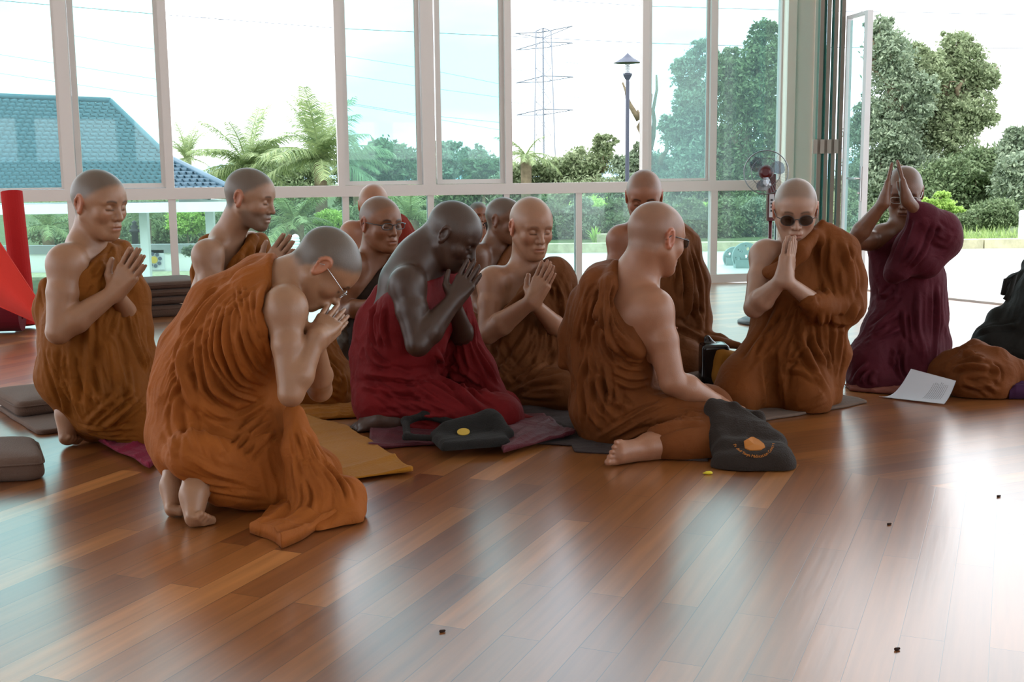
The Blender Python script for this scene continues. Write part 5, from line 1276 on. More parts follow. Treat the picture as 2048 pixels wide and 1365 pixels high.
    s.build(p(1290, 925, .0)*[1, 1, 0], CM['chestnut'], res=.0032, rres=.005, seed=10)
    s.glasses(frame=(.05, .04, .03), rim=.0014, dark=.5, lw=.024, lh=.016)
if 'K' not in DEV:
    s = Monk(5.45, lin(192, 128, 96), 'person with downcast eyes behind the seated spectacled monk, brown robe with a raised collar corner')
    p = s.p; N = p(1290, 448, .03); SR = p(1240, 480, .0); SL = p(1350, 475, .04); C = p(1298, 545, .03); Be = p(1302, 630, .03); Pv = p(1305, 700, .03)
    s.torso(N, SR, SL, C, Be, Pv, 1.0); s.arm(SR, p(1228, 590, -.05), p(1275, 640, -.22), r=1.1); s.arm(SL, p(1365, 590, -.02), p(1320, 640, -.22))
    add_hand(s.B, p(1275, 640, -.22), a3(1, -.2, -.2), a3(0, 0, -1), a3(0, -1, 0)); add_hand(s.B, p(1320, 640, -.22), a3(-1, -.2, -.2), a3(0, 0, -1), a3(0, -1, 0))
    s.leg(Pv+a3(-.1, 0, 0), p(1250, 735, -.15), p(1265, 745, .25)); s.leg(Pv+a3(.1, 0, 0), p(1365, 735, -.2), p(1345, 745, .25))
    s.head(1288, 394, -.02, -97, -24, 0, 1.0, hairmask=.35, brow=1.3); s.finish_head(N, .056)
    s.torso(N, SR, SL, C, Be, Pv, 1.0, S=s.R, inf=.022); s.rcut(1325, 425, 1240, 560, -1, -.1)
    s.robe([(1336, 440, .0, 10), (1343, 436, .0, 7), (1370, 490, .0, 28), (1385, 560, .0, 32), (1388, 640, -.02, 32), (1365, 700, -.08, 40)], [(1326, 450, -.0, 14), (1345, 500, -.06, 30), (1340, 600, -.08, 50)],
           [(1305, 600, .02, 66), (1305, 690, -.02, 84)], [(1250, 715, -.12, 34), (1300, 720, -.15, 36), (1370, 715, -.2, 36)], [(1395, 670, -.06, 18), (1440, 684, -.12, 12), (1478, 692, -.16, 7)])
    s.robe([(1330, 437, .0, 6), (1345, 431, .0, 6), (1354, 462, .0, 14)], [(1345, 431, .0, 6), (1362, 470, .0, 16)], k=.01)
    s.flow(1370, 580, .1, 1, 18, 6, 90).flow(1310, 690, .9, .4, 20, 5, 90)
    s.fan([(1335, 440), (1340, 520), (1345, 620)], [(1385, 490), (1412, 580), (1412, 680)], 5, 5, 8)
    s.fold([(1400, 560), (1385, 600), (1405, 650), (1395, 690)], 6, 8).fold([(1340, 640), (1390, 670), (1475, 692)], 6, 7)
    s.build(p(1305, 765, .0)*[1, 1, 0], CM['brown'], res=.004, rres=.006, seed=11)
if 'L' not in DEV:
    s = Monk(4.76, lin(216, 172, 148), 'pale person in round sunglasses and rust-brown robe, kneeling with hands pressed at the lips')
    p = s.p; N = p(1592, 500, .04); SR = p(1530, 512, .0); SL = p(1655, 505, .03); C = p(1588, 590, .03); Be = p(1585, 670, .03); Pv = p(1580, 745, .04)
    s.torso(N, SR, SL, C, Be, Pv, 1.0)
    E = p(1508, 616, -.12); Wr = p(1562, 562, -.22); s.arm(SR, E, Wr, r=1.1)
    w2 = praying(s.B, Wr, p(1577, 470, -.16), a3(.8, -.45, 0), a3(.5, .8, .1), spread=.03, s=1.04); s.arm(SL, p(1672, 640, -.08), w2)
    s.leg(Pv+a3(-.1, 0, 0), p(1478, 795, -.12), p(1520, 800, .2)); s.leg(Pv+a3(.1, 0, 0), p(1615, 800, -.14), p(1620, 800, .2))
    s.head(1591, 421, -.02, -100, -20, 0, 1.04, hairmask=.55, ear=1.12); s.finish_head(N, .057)
    s.torso(N, SR, SL, C, Be, Pv, 1.0, S=s.R, inf=.022); s.rcut(1655, 440, 1520, 545, -1, -.1)
    s.robe([(1642, 470, .02, 22), (1668, 505, .02, 42), (1684, 560, .0, 44), (1686, 610, -.04, 40), (1640, 615, -.14, 26), (1622, 606, -.2, 17)], [(1630, 470, -.04, 12), (1600, 505, -.1, 14), (1560, 545, -.13, 15), (1535, 545, -.1, 11)],
           [(1590, 620, .02, 62), (1580, 700, .02, 76), (1578, 755, .02, 78)], [(1525, 690, -.03, 34), (1484, 758, -.09, 44), (1464, 786, -.12, 38)], [(1600, 730, -.06, 60), (1612, 782, -.12, 46)], [(1640, 740, -.02, 44), (1650, 790, -.02, 34)], [(1550, 765, -.07, 46), (1550, 790, -.08, 36)],
           [(1650, 660, -.04, 44), (1672, 710, -.04, 26), (1668, 760, -.06, 13), (1664, 800, -.08, 3)])
    s.robe([(1645, 446, .0, 5), (1655, 470, .02, 22), (1690, 500, .02, 30)], [(1645, 446, .0, 5), (1628, 480, -.02, 14)], k=.02)
    s.flow(1600, 670, -.4, 1, 20, 7, 80).flow(1680, 560, .2, 1, 24, 6, 70).flow(1500, 770, .6, .6, 40, 1, 60).flow(1610, 780, .8, .3, 40, 1, 50).flow(1660, 680, .5, 1, 18, 6, 60)
    s.fan([(1600, 560), (1560, 640), (1500, 700), (1470, 730)], [(1640, 620), (1610, 700), (1560, 760), (1535, 810)], 7, 5, 7)
    s.fan([(1640, 460), (1632, 540), (1660, 600)], [(1690, 480), (1715, 560), (1700, 630)], 4, 7, 8)
    s.fan([(1615, 620), (1620, 690), (1660, 740)], [(1700, 620), (1690, 690), (1672, 780)], 5, 5, 7)
    s.fan([(1590, 812), (1620, 806), (1655, 780)], [(1580, 824), (1620, 822), (1662, 800)], 3, 3, 4)
    s.fan([(1560, 600), (1530, 660), (1480, 730)], [(1600, 600), (1580, 680), (1540, 750)], 5, 5, 7)
    s.fan([(1555, 690), (1552, 760), (1560, 820)], [(1590, 680), (1575, 740), (1568, 790)], 3, 5, 8)
    s.fan([(1650, 480), (1660, 560), (1690, 610)], [(1700, 490), (1722, 560), (1715, 620)], 3, 9, 8)
    s.fold([(1615, 620), (1600, 680), (1630, 740), (1665, 800)], 7, 10).fold([(1650, 640), (1690, 650), (1725, 600)], 7, 9)
    s.fold([(1545, 700), (1538, 740), (1548, 790), (1558, 828)], 12, -10).fold([(1560, 740), (1600, 738), (1650, 770)], 7, 6)
    s.build(p(1560, 830, .0)*[1, 1, 0], CM['rust'], res=.0033, rres=.0055, seed=12)
    s.glasses(frame=(.03, .03, .03), rim=.0013, dark=.6, lw=.0255, lh=.0205, dz=-.004, sq=.95)
if 'M' not in DEV:
    s = Monk(5.2, lin(150, 102, 76), 'person in maroon robe kneeling upright by the open doorway, joined hands raised to the forehead')
    p = s.p; N = p(1806, 455, .03); SR = p(1762, 478, .0); SL = p(1858, 470, .02); C = p(1810, 545, .03); Be = p(1815, 620, .03); Pv = p(1815, 690, .03)
    s.torso(N, SR, SL, C, Be, Pv, .85)
    E = p(1703, 487, -.14); Wr = p(1767, 406, -.24); s.arm(SR, E, Wr, r=.92)
    E2 = p(1893, 478, -.16); W2 = p(1814, 402, -.24); s.arm(SL, E2, W2, r=.92)
    tip = p(1790, 318, -.2); nn = a3(1, -.3, 0)
    add_hand(s.B, Wr, tip-a3(.009, 0, 0)-Wr, nn, a3(.3, 1, 0), spread=.02, s=.98); add_hand(s.B, W2, tip+a3(.009, 0, 0)-W2, -nn, a3(.3, 1, 0), spread=.02, s=.98)
    s.leg(Pv+a3(-.09, 0, 0), p(1745, 765, -.1), p(1770, 765, .35)); s.leg(Pv+a3(.09, 0, 0), p(1845, 765, -.1), p(1850, 765, .35))
    s.head(1808, 386, .02, -108, -20, 0, .96, hairmask=.3, brow=1.0, earred=1.3, jaw=.9); s.finish_head(N, .048)
    s.torso(N, SR, SL, C, Be, Pv, .85, S=s.R, inf=.022); s.rcut(1850, 440, 1755, 500, -1, -.1)
    s.robe([(1826, 412, -.22, 13), (1848, 436, -.2, 24), (1880, 462, -.16, 36), (1884, 480, -.1, 36)], [(1845, 440, -.18, 24), (1825, 500, -.17, 34), (1795, 540, -.16, 22), (1782, 552, -.15, 12)], [(1880, 480, -.12, 38), (1850, 520, -.14, 36)],
           [(1815, 560, .02, 58), (1818, 640, .02, 60), (1812, 700, .0, 66), (1805, 740, -.02, 60)], [(1850, 560, .0, 38), (1850, 640, .0, 38), (1840, 720, .0, 38)],
           [(1785, 620, -.02, 34), (1765, 660, -.03, 36), (1740, 720, -.06, 42), (1730, 755, -.06, 34)], [(1720, 768, -.08, 20), (1790, 768, -.12, 22), (1850, 765, -.08, 24)])
    s.flow(1820, 660, .15, 1, 18, 6, 90).flow(1760, 660, -.7, .6, 16, 6, 60).flow(1840, 490, .5, -.7, 22, 6, 60).flow(1760, 755, .9, -.2, 16, 6, 60)
    s.fan([(1812, 560), (1800, 650), (1840, 740)], [(1880, 560), (1880, 650), (1865, 750)], 6, 5, 7)
    s.fan([(1800, 600), (1765, 640), (1735, 660)], [(1810, 660), (1760, 680), (1722, 700)], 4, 5, 7)
    s.fan([(1790, 680), (1775, 730), (1790, 770)], [(1820, 690), (1810, 730), (1830, 770)], 3, 4, 7)
    s.fan([(1820, 420), (1800, 480), (1775, 540)], [(1880, 440), (1860, 500), (1820, 545)], 5, 5, 5)
    s.fan([(1740, 720), (1705, 750), (1695, 775)], [(1760, 740), (1740, 760), (1760, 778)], 3, 5, 6)
    s.fan([(1760, 560), (1755, 600), (1800, 560)], [(1770, 620), (1790, 600), (1810, 580)], 3, 5, 6)
    s.fan([(1850, 470), (1880, 500), (1905, 490)], [(1870, 440), (1900, 470), (1915, 470)], 3, 6, 6)
    s.build(p(1800, 778, .0)*[1, 1, 0], CM['maroon'], res=.0038, rres=.006, seed=13)
    s.glasses(frame=(.4, .4, .4), metal=1.0, rim=.0012, dark=.1, lw=.024, lh=.015)
# ------------------------------------------------------------------ things on the floor
def tone(V): return V
def cushion(name, corners, h, mat, label, cat, group=None, r=.035, z0=0.0, seam=True, lift=None):
    "box cushion on four floor corners (world xy), rounded edges, slightly domed top"
    c = np.array([q[:2] for q in corners], float); n = 22; V = []; F = []
    prof = []
    for k in range(7): a = k/6*math.pi/2; prof.append((r*(1-math.sin(a)), r*(1-math.cos(a))))          # bottom edge
    prof = [(r*(1-math.sin(a)), r*(1-math.cos(a))) for a in np.linspace(0, math.pi/2, 5)]+[(0, h-r*(1-math.sin(a))) if False else (r*(1-math.cos(a)), h-r*(1-math.sin(a))) for a in np.linspace(0, math.pi/2, 6)]
    cen = c.mean(0); per = []
    rc = .045
    for i in range(4):
        p0, p1, p2 = c[i-1], c[i], c[(i+1) % 4]; a = (p0-p1)/np.linalg.norm(p0-p1); b = (p2-p1)/np.linalg.norm(p2-p1)
        for t in np.linspace(0, 1, 6):
            e = (1-t)**2*(p1+a*rc)+2*t*(1-t)*p1+t*t*(p1+b*rc); per.append(e)
        q0 = p1+b*rc; q1 = p2+(p1-p2)/np.linalg.norm(p1-p2)*rc
        for t in np.linspace(0, 1, n)[1:-1]: per.append(q0+(q1-q0)*t)
    per = np.array(per); m = len(per)
    rng = np.random.default_rng(len(label))
    for (ins, z) in prof:
        q = per+(cen-per)/np.linalg.norm(cen-per, axis=1)[:, None]*ins*1.2
        for i, v in enumerate(q): V.append((v[0], v[1], z0+z))
    rings = len(prof)
    for f, dz in ((.9, .006), (.7, .012), (.4, .016), (.02, .018)):
        q = cen+(per+(cen-per)/np.linalg.norm(cen-per, axis=1)[:, None]*r*1.2-cen)*f
        for v in q: V.append((v[0], v[1], z0+h+dz*(h/.1)))
    rings += 4
    for k in range(rings-1):
        for i in range(m): F.append((k*m+i, k*m+(i+1) % m, (k+1)*m+(i+1) % m, (k+1)*m+i))
    F.append(tuple((rings-1)*m+i for i in range(m))); F.append(tuple(range(m))[::-1])
    V = np.array(V); V[:, :2] += (vnoise(V*14)[:, None]-.5)*.006
    o = mesh_obj(name, V, F, mat); tag(o, label, cat, group)
    if seam:
        mb = MB()
        for zz in (z0+h-r*.9,):
            mb.tube([(v[0], v[1], zz) for v in per+(cen-per)/np.linalg.norm(cen-per, axis=1)[:, None]*(-.001)], .0035, 6, closed=True)
        mb.build('seam_piping', mat, o, smooth=True)
    return o
def cloth_patch(name, corners, mat, label, cat, z=.004, amp=.012, lam=.07, dirn=(1, .3, 0), seed=1, n=70, thick=.004, group=None, ragged=.01, hump=None, parent=None):
    c = [np.array(q[:2], float) for q in corners]; u = np.linspace(0, 1, n)
    UU, VV = np.meshgrid(u, u, indexing='ij')
    P2 = ((1-UU)*(1-VV))[..., None]*c[0]+(UU*(1-VV))[..., None]*c[1]+(UU*VV)[..., None]*c[2]+((1-UU)*VV)[..., None]*c[3]
    X = np.concatenate([P2, np.zeros((n, n, 1))], -1).reshape(-1, 3)
    ed = np.minimum(np.minimum(UU, 1-UU), np.minimum(VV, 1-VV)).reshape(-1)
    X[:, 0] += (vnoise(X*9+3, seed)-.5)*ragged*2*sstep(.3, 0, ed); X[:, 1] += (vnoise(X*9+30, seed+1)-.5)*ragged*2*sstep(.3, 0, ed)
    h = np.maximum(0, ridge_noise(X+a3(.3, .2, .1), dirn, lam, seed)+.25)*amp*1.3+np.maximum(0, ridge_noise(X, a3(dirn[1], -dirn[0], 0), lam*1.7, seed+4)-.0)*amp*.7
    if hump is not None: h = h+hump(X)
    T = X.copy(); T[:, 2] = z+thick+h; B = X.copy(); B[:, 2] = z+h*.75*0
    V = np.concatenate([T, B]); N_ = n*n; F = []
    i = np.arange(n-1)[:, None]*n+np.arange(n-1)[None]; i = i.reshape(-1)
    F = np.concatenate([np.stack([i, i+n, i+n+1, i+1], 1), np.stack([i+1, i+n+1, i+n, i], 1)+N_])
    b = np.r_[np.arange(n), np.arange(1, n)*n+n-1, (n-1)*n+np.arange(n-2, -1, -1), np.arange(n-2, 0, -1)*n]
    b2 = np.roll(b, -1); F = np.concatenate([F, np.stack([b, b2, b2+N_, b+N_], 1)])
    o = mesh_obj(name, V, F, mat, parent)
    if parent is None: tag(o, label, cat, group)
    return o
M_CUSH = simple('dark_brown_cushion_fabric', lin(84, 64, 54), rough=.9, bump=.3, bscale=200, var=.08, sheen=.5)
M_CUSHT = simple('taupe_cushion_fabric', lin(100, 80, 70), rough=.9, bump=.3, bscale=200, var=.06, sheen=.4)
if 'props' not in DEV:
    # cushions at left
    cushion('floor_cushion', [G(-300, 925), G(-300, 985), G(92, 962), G(76, 914)], .078, M_CUSHT, 'thick brown square cushion cut by the left frame edge, nearest the camera', 'cushion', 'brown floor cushions', r=.025)
    p0 = G(36, 848); d = nrm(G(160, 832)-p0); nn = np.array([-d[1], d[0], 0]); q0 = G(76, 873)
    cushion('floor_mat', [q0, q0+d*.55, q0+d*.55+nn*.62, q0+nn*.62], .020, M_CUSHT, 'thin folded brown floor mat underneath the flat cushion at left', 'mat', None, r=.008, seam=False)
    cushion('floor_cushion', [p0, p0+d*.45, p0+d*.45+nn*.42, p0+nn*.42], .062, M_CUSHT, 'flat brown cushion on a thin mat beside the far-left kneeling person', 'cushion', 'brown floor cushions', z0=.021, r=.022)
    # stack of cushions in front of the glass
    a = G(252, 640); b = G(372, 632); d = nrm(b-a); nn = np.array([-d[1], d[0], 0])*.5
    for i in range(4):
        z = [0, .085, .138, .190][i]; hh = .078 if i == 0 else .05
        s0 = a+d*(-.02*(i % 2)); s1 = b+d*(.14 if i else .0)
        cushion('floor_cushion', [s0, s1, s1+nn, s0+nn], hh, M_CUSH if i else M_CUSH, ['bottom brown cushion of the stack between the two left monks', 'second cushion from the bottom of the stack before the glass', 'third cushion from the bottom of the stack before the glass', 'topmost cushion of the stack before the glass'][i], 'cushion', 'stacked brown cushions', r=.025, z0=z)
    # red carpet rolls
    M_RED = simple('red_carpet_pile', lin(172, 34, 34), rough=.95, bump=.4, bscale=300, sheen=.3); M_REDB = simple('bright_red_carpet', lin(206, 54, 44), rough=.95, bump=.3, bscale=300, sheen=.3)
    def spiral_roll(name, p0, p1, r, mat, label):
        p0 = np.array(p0); p1 = np.array(p1); ax = nrm(p1-p0); x = nrm(np.cross(ax, a3(0, 1, .1))); y = np.cross(ax, x); m_ = MB(); V = []; F = []; T_ = 150; th = .010
        for k in range(T_+1):
            a_ = k/T_*6*2*math.pi; rr = r-(.012*a_/(2*math.pi)) 
            for q in (rr, rr-th):
                for e in (p0, p1): V.append(e+(x*math.cos(a_)+y*math.sin(a_))*q)
        for k in range(T_):
            o_ = k*4; F += [(o_, o_+4, o_+5, o_+1), (o_+2, o_+3, o_+7, o_+6), (o_, o_+2, o_+6, o_+4), (o_+1, o_+5, o_+7, o_+3)]
        o = mesh_obj(name, V, F, mat, smooth=False); tag(o, label, 'carpet roll', 'red carpet rolls'); return o
    YR = 7.4
    b0 = W(52, 640, YR); b0[2] = .02; spiral_roll('carpet_roll', b0, W(24, 384, YR+.15), 22*YR/FPX, M_RED, 'dark red upright carpet roll leaning at the left window')
    YR = 7.0
    # loose flap of bright red carpet falling from the left
    Q = [W(-60, 395, YR+.3), W(82, 610, YR-.15), W(84, 652, YR-.1), W(-60, 588, YR+.2)]
    V = []; F = []; n = 30
    for i in range(n+1):
        for j in range(n+1):
            u, v = i/n, j/n; P_ = (1-u)*(1-v)*Q[0]+u*(1-v)*Q[1]+u*v*Q[2]+(1-u)*v*Q[3]; P_ = P_+a3(0, -.12*math.sin(math.pi*v)*(1-u*.4), 0); V.append(P_)
    m1 = (n+1)**2; V = V+[q+a3(0, .01, 0) for q in V]
    for i in range(n):
        for j in range(n):
            k = i*(n+1)+j; F.append((k, k+1, k+n+2, k+n+1)); F.append((k+m1, k+m1+n+1, k+m1+n+2, k+m1+1))
    for i in range(n):
        for (k0, k1) in ((i, i+1), (n*(n+1)+i+1, n*(n+1)+i), ((i+1)*(n+1), i*(n+1)), (i*(n+1)+n, (i+1)*(n+1)+n)): F.append((k0, k1, k1+m1, k0+m1))
    o = mesh_obj('carpet_flap', V, F, M_REDB); tag(o, 'bright red loose carpet sheet slanting down in front of the upright dark red roll', 'carpet')
    b0 = W(-70, 648, YR+.2); b0[2] = .1; spiral_roll('carpet_roll', b0, W(46, 648, YR+.25)*[1, 1, 0]+[0, 0, .10], .10, simple('deep_red_carpet', lin(96, 20, 30), rough=.95, sheen=.3), 'deep red carpet roll lying on the floor behind the slanting sheet')
    # cloths and mats
    cloth_patch('folded_cloth', [G(165, 872), G(300, 945), G(345, 905), G(215, 862)], simple('raspberry_cloth', lin(124, 28, 54), rough=.8, bump=.3, bscale=120, sheen=.3), 'raspberry red folded cloth under the knees of the far-left kneeling person', 'cloth', amp=.016, lam=.05, dirn=(.4, 1, 0), z=.012, seed=3)
    cloth_patch('sitting_cloth', [G(600, 838), G(560, 985), G(829, 948), G(700, 862)], simple('mustard_cloth', lin(160, 104, 28), rough=.75, bump=.3, bscale=120, sheen=.3), 'mustard yellow cloth spread on the floor right of the bowed foreground person', 'cloth', amp=.012, lam=.12, dirn=(1, .9, 0), seed=5, z=.01)
    cloth_patch('sitting_cloth', [G(590, 800), G(600, 845), G(720, 838), G(740, 800)], simple('dull_ochre_cloth', lin(150, 94, 30), rough=.8, bump=.3, bscale=120, sheen=.3), 'dull ochre cloth bunched behind the mustard cloth', 'cloth', amp=.02, lam=.06, dirn=(1, .2, 0), seed=6, z=.006)
    cloth_patch('kneeling_cloth', [G(745, 845), G(738, 900), G(1130, 880), G(1090, 838)], simple('wine_red_cloth', lin(84, 18, 34), rough=.6, bump=.3, bscale=120, sheen=.3), 'wine red crumpled cloth under the crimson-robed person', 'cloth', amp=.022, lam=.09, dirn=(1, -.3, 0), seed=7, z=.004)
    cloth_patch('kneeling_cloth', [G(985, 872), G(1010, 918), G(1150, 878), G(1080, 850)], simple('wine_red_cloth', lin(84, 18, 34)), 'wine red cloth corner sticking out right of the dark flat bag', 'cloth', amp=.02, lam=.07, dirn=(.5, 1, 0), seed=8, z=.02)
    cloth_patch('floor_rug', [G(1000, 800), G(1060, 890), G(1200, 895), G(1200, 800)], simple('dark_taupe_cloth', lin(62, 52, 52), rough=.9, sheen=.3, bump=.3), 'dark taupe mat beneath the pale front-facing person', 'mat', amp=.012, lam=.1, seed=9, z=.002)
    cloth_patch('floor_rug', [G(1330, 760), G(1430, 862), G(1735, 808), G(1560, 752)], simple('taupe_mat_cloth', lin(104, 86, 76), rough=.9, sheen=.3, bump=.3), 'taupe cloth mat beneath the person in round sunglasses', 'mat', amp=.007, lam=.12, seed=10, z=.002)
    cloth_patch('floor_rug', [G(1130, 870), G(1150, 905), G(1420, 925), G(1440, 850)], simple('dark_taupe_cloth', lin(62, 52, 52)), 'dark mat edge under the person seen from behind', 'mat', amp=.006, lam=.1, seed=12, z=.001)
    cloth_patch('floor_rug', [G(1690, 772), G(1700, 784), G(1800, 792), G(1820, 778)], simple('rosy_brown_cloth', lin(120, 72, 62), rough=.9), 'rosy brown cloth edge beneath the maroon-robed person', 'mat', amp=.015, lam=.05, seed=13)
    cushion('floor_cushion', [G(1350, 770), G(1372, 792), G(1460, 775), G(1440, 752)], .06, M_CUSHT, 'taupe cushion lying between the seated and the sunglasses-wearing people', 'cushion', 'brown floor cushions')
    cloth_patch('sitting_cloth', [G(676, 752), G(700, 775), G(745, 768), G(735, 738)], simple('pink_mauve_cloth', lin(170, 106, 140), rough=.85), 'mauve pink cloth edge under the spectacled seated person', 'cloth', amp=.02, lam=.05, seed=14)
    cloth_patch('sitting_cloth', [G(930, 722), G(935, 748), G(985, 742), G(975, 715)], simple('magenta_cloth', lin(150, 40, 80), rough=.85), 'magenta cloth edge between the crimson-robed and pale people', 'cloth', amp=.02, lam=.05, seed=15)
    # flat dark bag in front of the crimson monk
    M_BAG = simple('charcoal_bag_canvas', lin(36, 34, 33), rough=.85, bump=.4, bscale=180, sheen=.3)
    c0 = G(1010, 906); bag = empty('cloth_bag', [G(940, 908)[0], G(940, 908)[1], 0], 'flat charcoal cloth bag with a small yellow badge, lying before the crimson-robed person', 'bag')
    P_ = [G(868, 893), G(880, 922), G(1010, 912), G(1000, 880)]
    S = SDF(); pts = [q+a3(0, 0, .03) for q in P_]
    cbn = sum(pts)/4; u = nrm(pts[2]-pts[1]); v = nrm(np.cross([0, 0, 1], u)); R_ = np.stack([u, v, [0, 0, 1]], 1)
    S.rbox(cbn, (np.linalg.norm(pts[2]-pts[1])*.46, np.linalg.norm(pts[0]-pts[1])*.40, .010), .018, R_, k=.02); S.cone(cbn-u*.06+v*.08+a3(0, 0, .03), cbn+u*.10+v*.10+a3(0, 0, .05), .03, .035, k=.05); S.cone(cbn+u*.1+v*.1+a3(0, 0, .05), cbn+u*.14+a3(0, 0, .02), .03, .02, k=.04)
    V, F = S.mesh(.005); V = V+vnormals(V, F)*(ridge_noise(V, u+v*.4, .06, 3)*.006)[:, None]; V[:, 2] = np.maximum(V[:, 2], .03)
    mesh_obj('bag_body', V, F, M_BAG, bag)
    S = SDF(); st = [G(905, 872)+a3(0, 0, .05), G(850, 868)+a3(0, 0, .07), G(812, 875)+a3(0, 0, .06), G(815, 895)+a3(0, 0, .035), G(870, 898)+a3(0, 0, .035)]
    for q0, q1 in zip(st[:-1], st[1:]): S.cone(q0, q1, .014, .014, k=.02)
    V, F = S.mesh(.005); V[:, 2] = np.maximum(V[:, 2], .028); mesh_obj('bag_strap', V, F, M_BAG, bag)
    mb = MB(); q = G(936, 888); q = cbn+a3(0, 0, .034)-u*.02+v*.01; mb.lathe(q, [(0, 0), (.022, 0), (.022, .003), (0, .004)], 20, nrm(a3(0, -.35, 1))); mb.build('badge', simple('yellow_badge', lin(196, 160, 60), rough=.6), bag)
    # dark shoulder bag with printed leaf and arc of lettering
    M_BAG2 = simple('dark_brown_bag_canvas', lin(44, 36, 32), rough=.85, bump=.4, bscale=180, sheen=.35); M_PRT = simple('orange_print', lin(176, 106, 32), rough=.7)
    YB = 3.92
    bag = empty('shoulder_bag', [G(1500, 952)[0], G(1500, 952)[1], 0], 'dark brown cloth bag with orange leaf print and curved lettering, at the reaching hand', 'bag')
    q = lambda x, y, d=0.0: W(x, y, YB+d)
    S = SDF()
    def slab(px, t, k=.03):
        for (x0, y0, d0, x1, y1, d1, r) in px: S.cone(q(x0, y0, d0), q(x1, y1, d1), r, r, k)
    slab([(1448, 932, -.19, 1550, 928, -.20, .045), (1440, 880, -.06, 1545, 890, -.08, .05), (1445, 850, -.02, 1520, 870, -.04, .045), (1455, 905, -.13, 1555, 915, -.16, .05), (1478, 934, -.21, 1562, 930, -.21, .042), (1440, 830, .02, 1480, 840, .02, .035)], 0)
    slab([(1428, 815, .03, 1500, 850, -.02, .022), (1440, 810, .09, 1512, 838, .05, .022), (1425, 820, .03, 1425, 880, -.04, .03), (1500, 850, -.02, 1515, 862, -.02, .02), (1515, 838, .05, 1520, 865, -.0, .024)], 0, .02)
    slab([(1425, 805, .04, 1470, 812, .02, .012), (1470, 812, .02, 1525, 850, -.02, .012)], 0, .02)
    V, F = S.mesh(.0045); nV = vnormals(V, F); V = V+nV*(ridge_noise(V, a3(.3, -.2, 1), .07, 5)*.008)[:, None]; V[:, 2] = np.maximum(V[:, 2], .004); mesh_obj('bag_body', V, F, M_BAG2, bag)
    bv, bn, bF = V, vnormals(V, F), F
    pr = proj(bv); vw = bv-CAM; vw /= np.linalg.norm(vw, axis=1)[:, None]; fr_ = np.where((bn*vw).sum(1) < -.1)[0]
    def onbag(x, y):
        d2 = (pr[fr_, 0]-x)**2+(pr[fr_, 1]-y)**2; c = np.argsort(d2)[:6]; c = fr_[c[np.argsort(pr[fr_[c], 2])[:3]]]
        P0 = bv[c].mean(0); Nn = nrm(bn[c].mean(0)); d = ray(x, y); t = ((P0-CAM)@Nn)/(d@Nn); return CAM+d*t, Nn
    # leaf print
    out = [(1490, 898), (1488, 884), (1495, 880), (1502, 876), (1506, 876), (1518, 882), (1528, 890), (1530, 896), (1522, 901), (1512, 902), (1500, 902)]
    Vp = []; 
    for (x, y) in out:
        P0, Nn = onbag(x, y); Vp.append(P0+Nn*.0035)
    P0, Nn = onbag(1508, 892); Vp.append(P0+Nn*.006); n_ = len(out); Vb = [v-Nn*.004 for v in Vp]
    Fp = [(i, (i+1) % n_, n_) for i in range(n_)]+[((i+1) % n_, i, i+n_+1, (i+1) % n_+n_+1) for i in range(n_)]
    mesh_obj('leaf_print', Vp+Vb, Fp, M_PRT, bag, smooth=False)
    txt = 'Pa Auk Tawya Meditation Centre'; arc = [(1466, 892), (1473, 901), (1483, 909), (1495, 914), (1507, 917), (1519, 917), (1531, 914), (1541, 907), (1547, 898), (1549, 889)]
    arc = np.array(arc, float); Ls = np.r_[0, np.cumsum(np.linalg.norm(np.diff(arc, axis=0), axis=1))]
    import bpy as _b
    bmv = MB()
    for i, ch in enumerate(txt):
        if ch == ' ': continue
        t = Ls[-1]*(i+.5)/len(txt); x = np.interp(t, Ls, arc[:, 0]); y = np.interp(t, Ls, arc[:, 1]); x2 = np.interp(t+1.5, Ls, arc[:, 0]); y2 = np.interp(t+1.5, Ls, arc[:, 1])
        P0, Nn = onbag(x, y); P1, _ = onbag(x2, y2); tx = nrm(P1-P0-Nn*((P1-P0)@Nn)) if np.linalg.norm(P1-P0) > 1e-5 else RT; up = np.cross(Nn, tx)
        cu = bpy.data.curves.new('letter', 'FONT'); cu.body = ch; cu.size = .0145; cu.extrude = .0006; cu.align_x = 'CENTER'; cu.resolution_u = 2
        ob = bpy.data.objects.new('letter', cu); COL.objects.link(ob); bpy.context.view_layer.update(); dg = bpy.context.evaluated_depsgraph_get()
        me = bpy.data.meshes.new_from_object(ob.evaluated_get(dg)); v3 = np.array([v.co for v in me.vertices]); 
        if len(v3): bmv.add([P0+Nn*.0045+tx*v[0]+up*(v[1])+Nn*v[2] for v in v3], [tuple(p_.vertices) for p_ in me.polygons])
        bpy.data.objects.remove(ob); bpy.data.curves.remove(cu)
    bmv.build('lettering', M_PRT, bag)
    # sheets of paper
    def sheet(Q, label, cu_, text=True):
        n = 24; V = []; F = []
        for i in range(n+1):
            for j in range(n+1):
                u, v = i/n, j/n; P_ = (1-u)*(1-v)*Q[0]+u*(1-v)*Q[1]+u*v*Q[2]+(1-u)*v*Q[3]; V.append(P_+a3(0, 0, cu_(u, v)))
        m1 = (n+1)**2; V = V+[q_-a3(0, 0, .0012) for q_ in V]
        for i in range(n):
            for j in range(n):
                k = i*(n+1)+j; F.append((k, k+n+1, k+n+2, k+1)); F.append((k+m1, k+m1+1, k+m1+n+2, k+m1+n+1))
        for i in range(n):
            for (k0, k1) in ((i, i+1), (n*(n+1)+i+1, n*(n+1)+i), ((i+1)*(n+1), i*(n+1)), (i*(n+1)+n, (i+1)*(n+1)+n)): F.append((k1, k0, k0+m1, k1+m1))
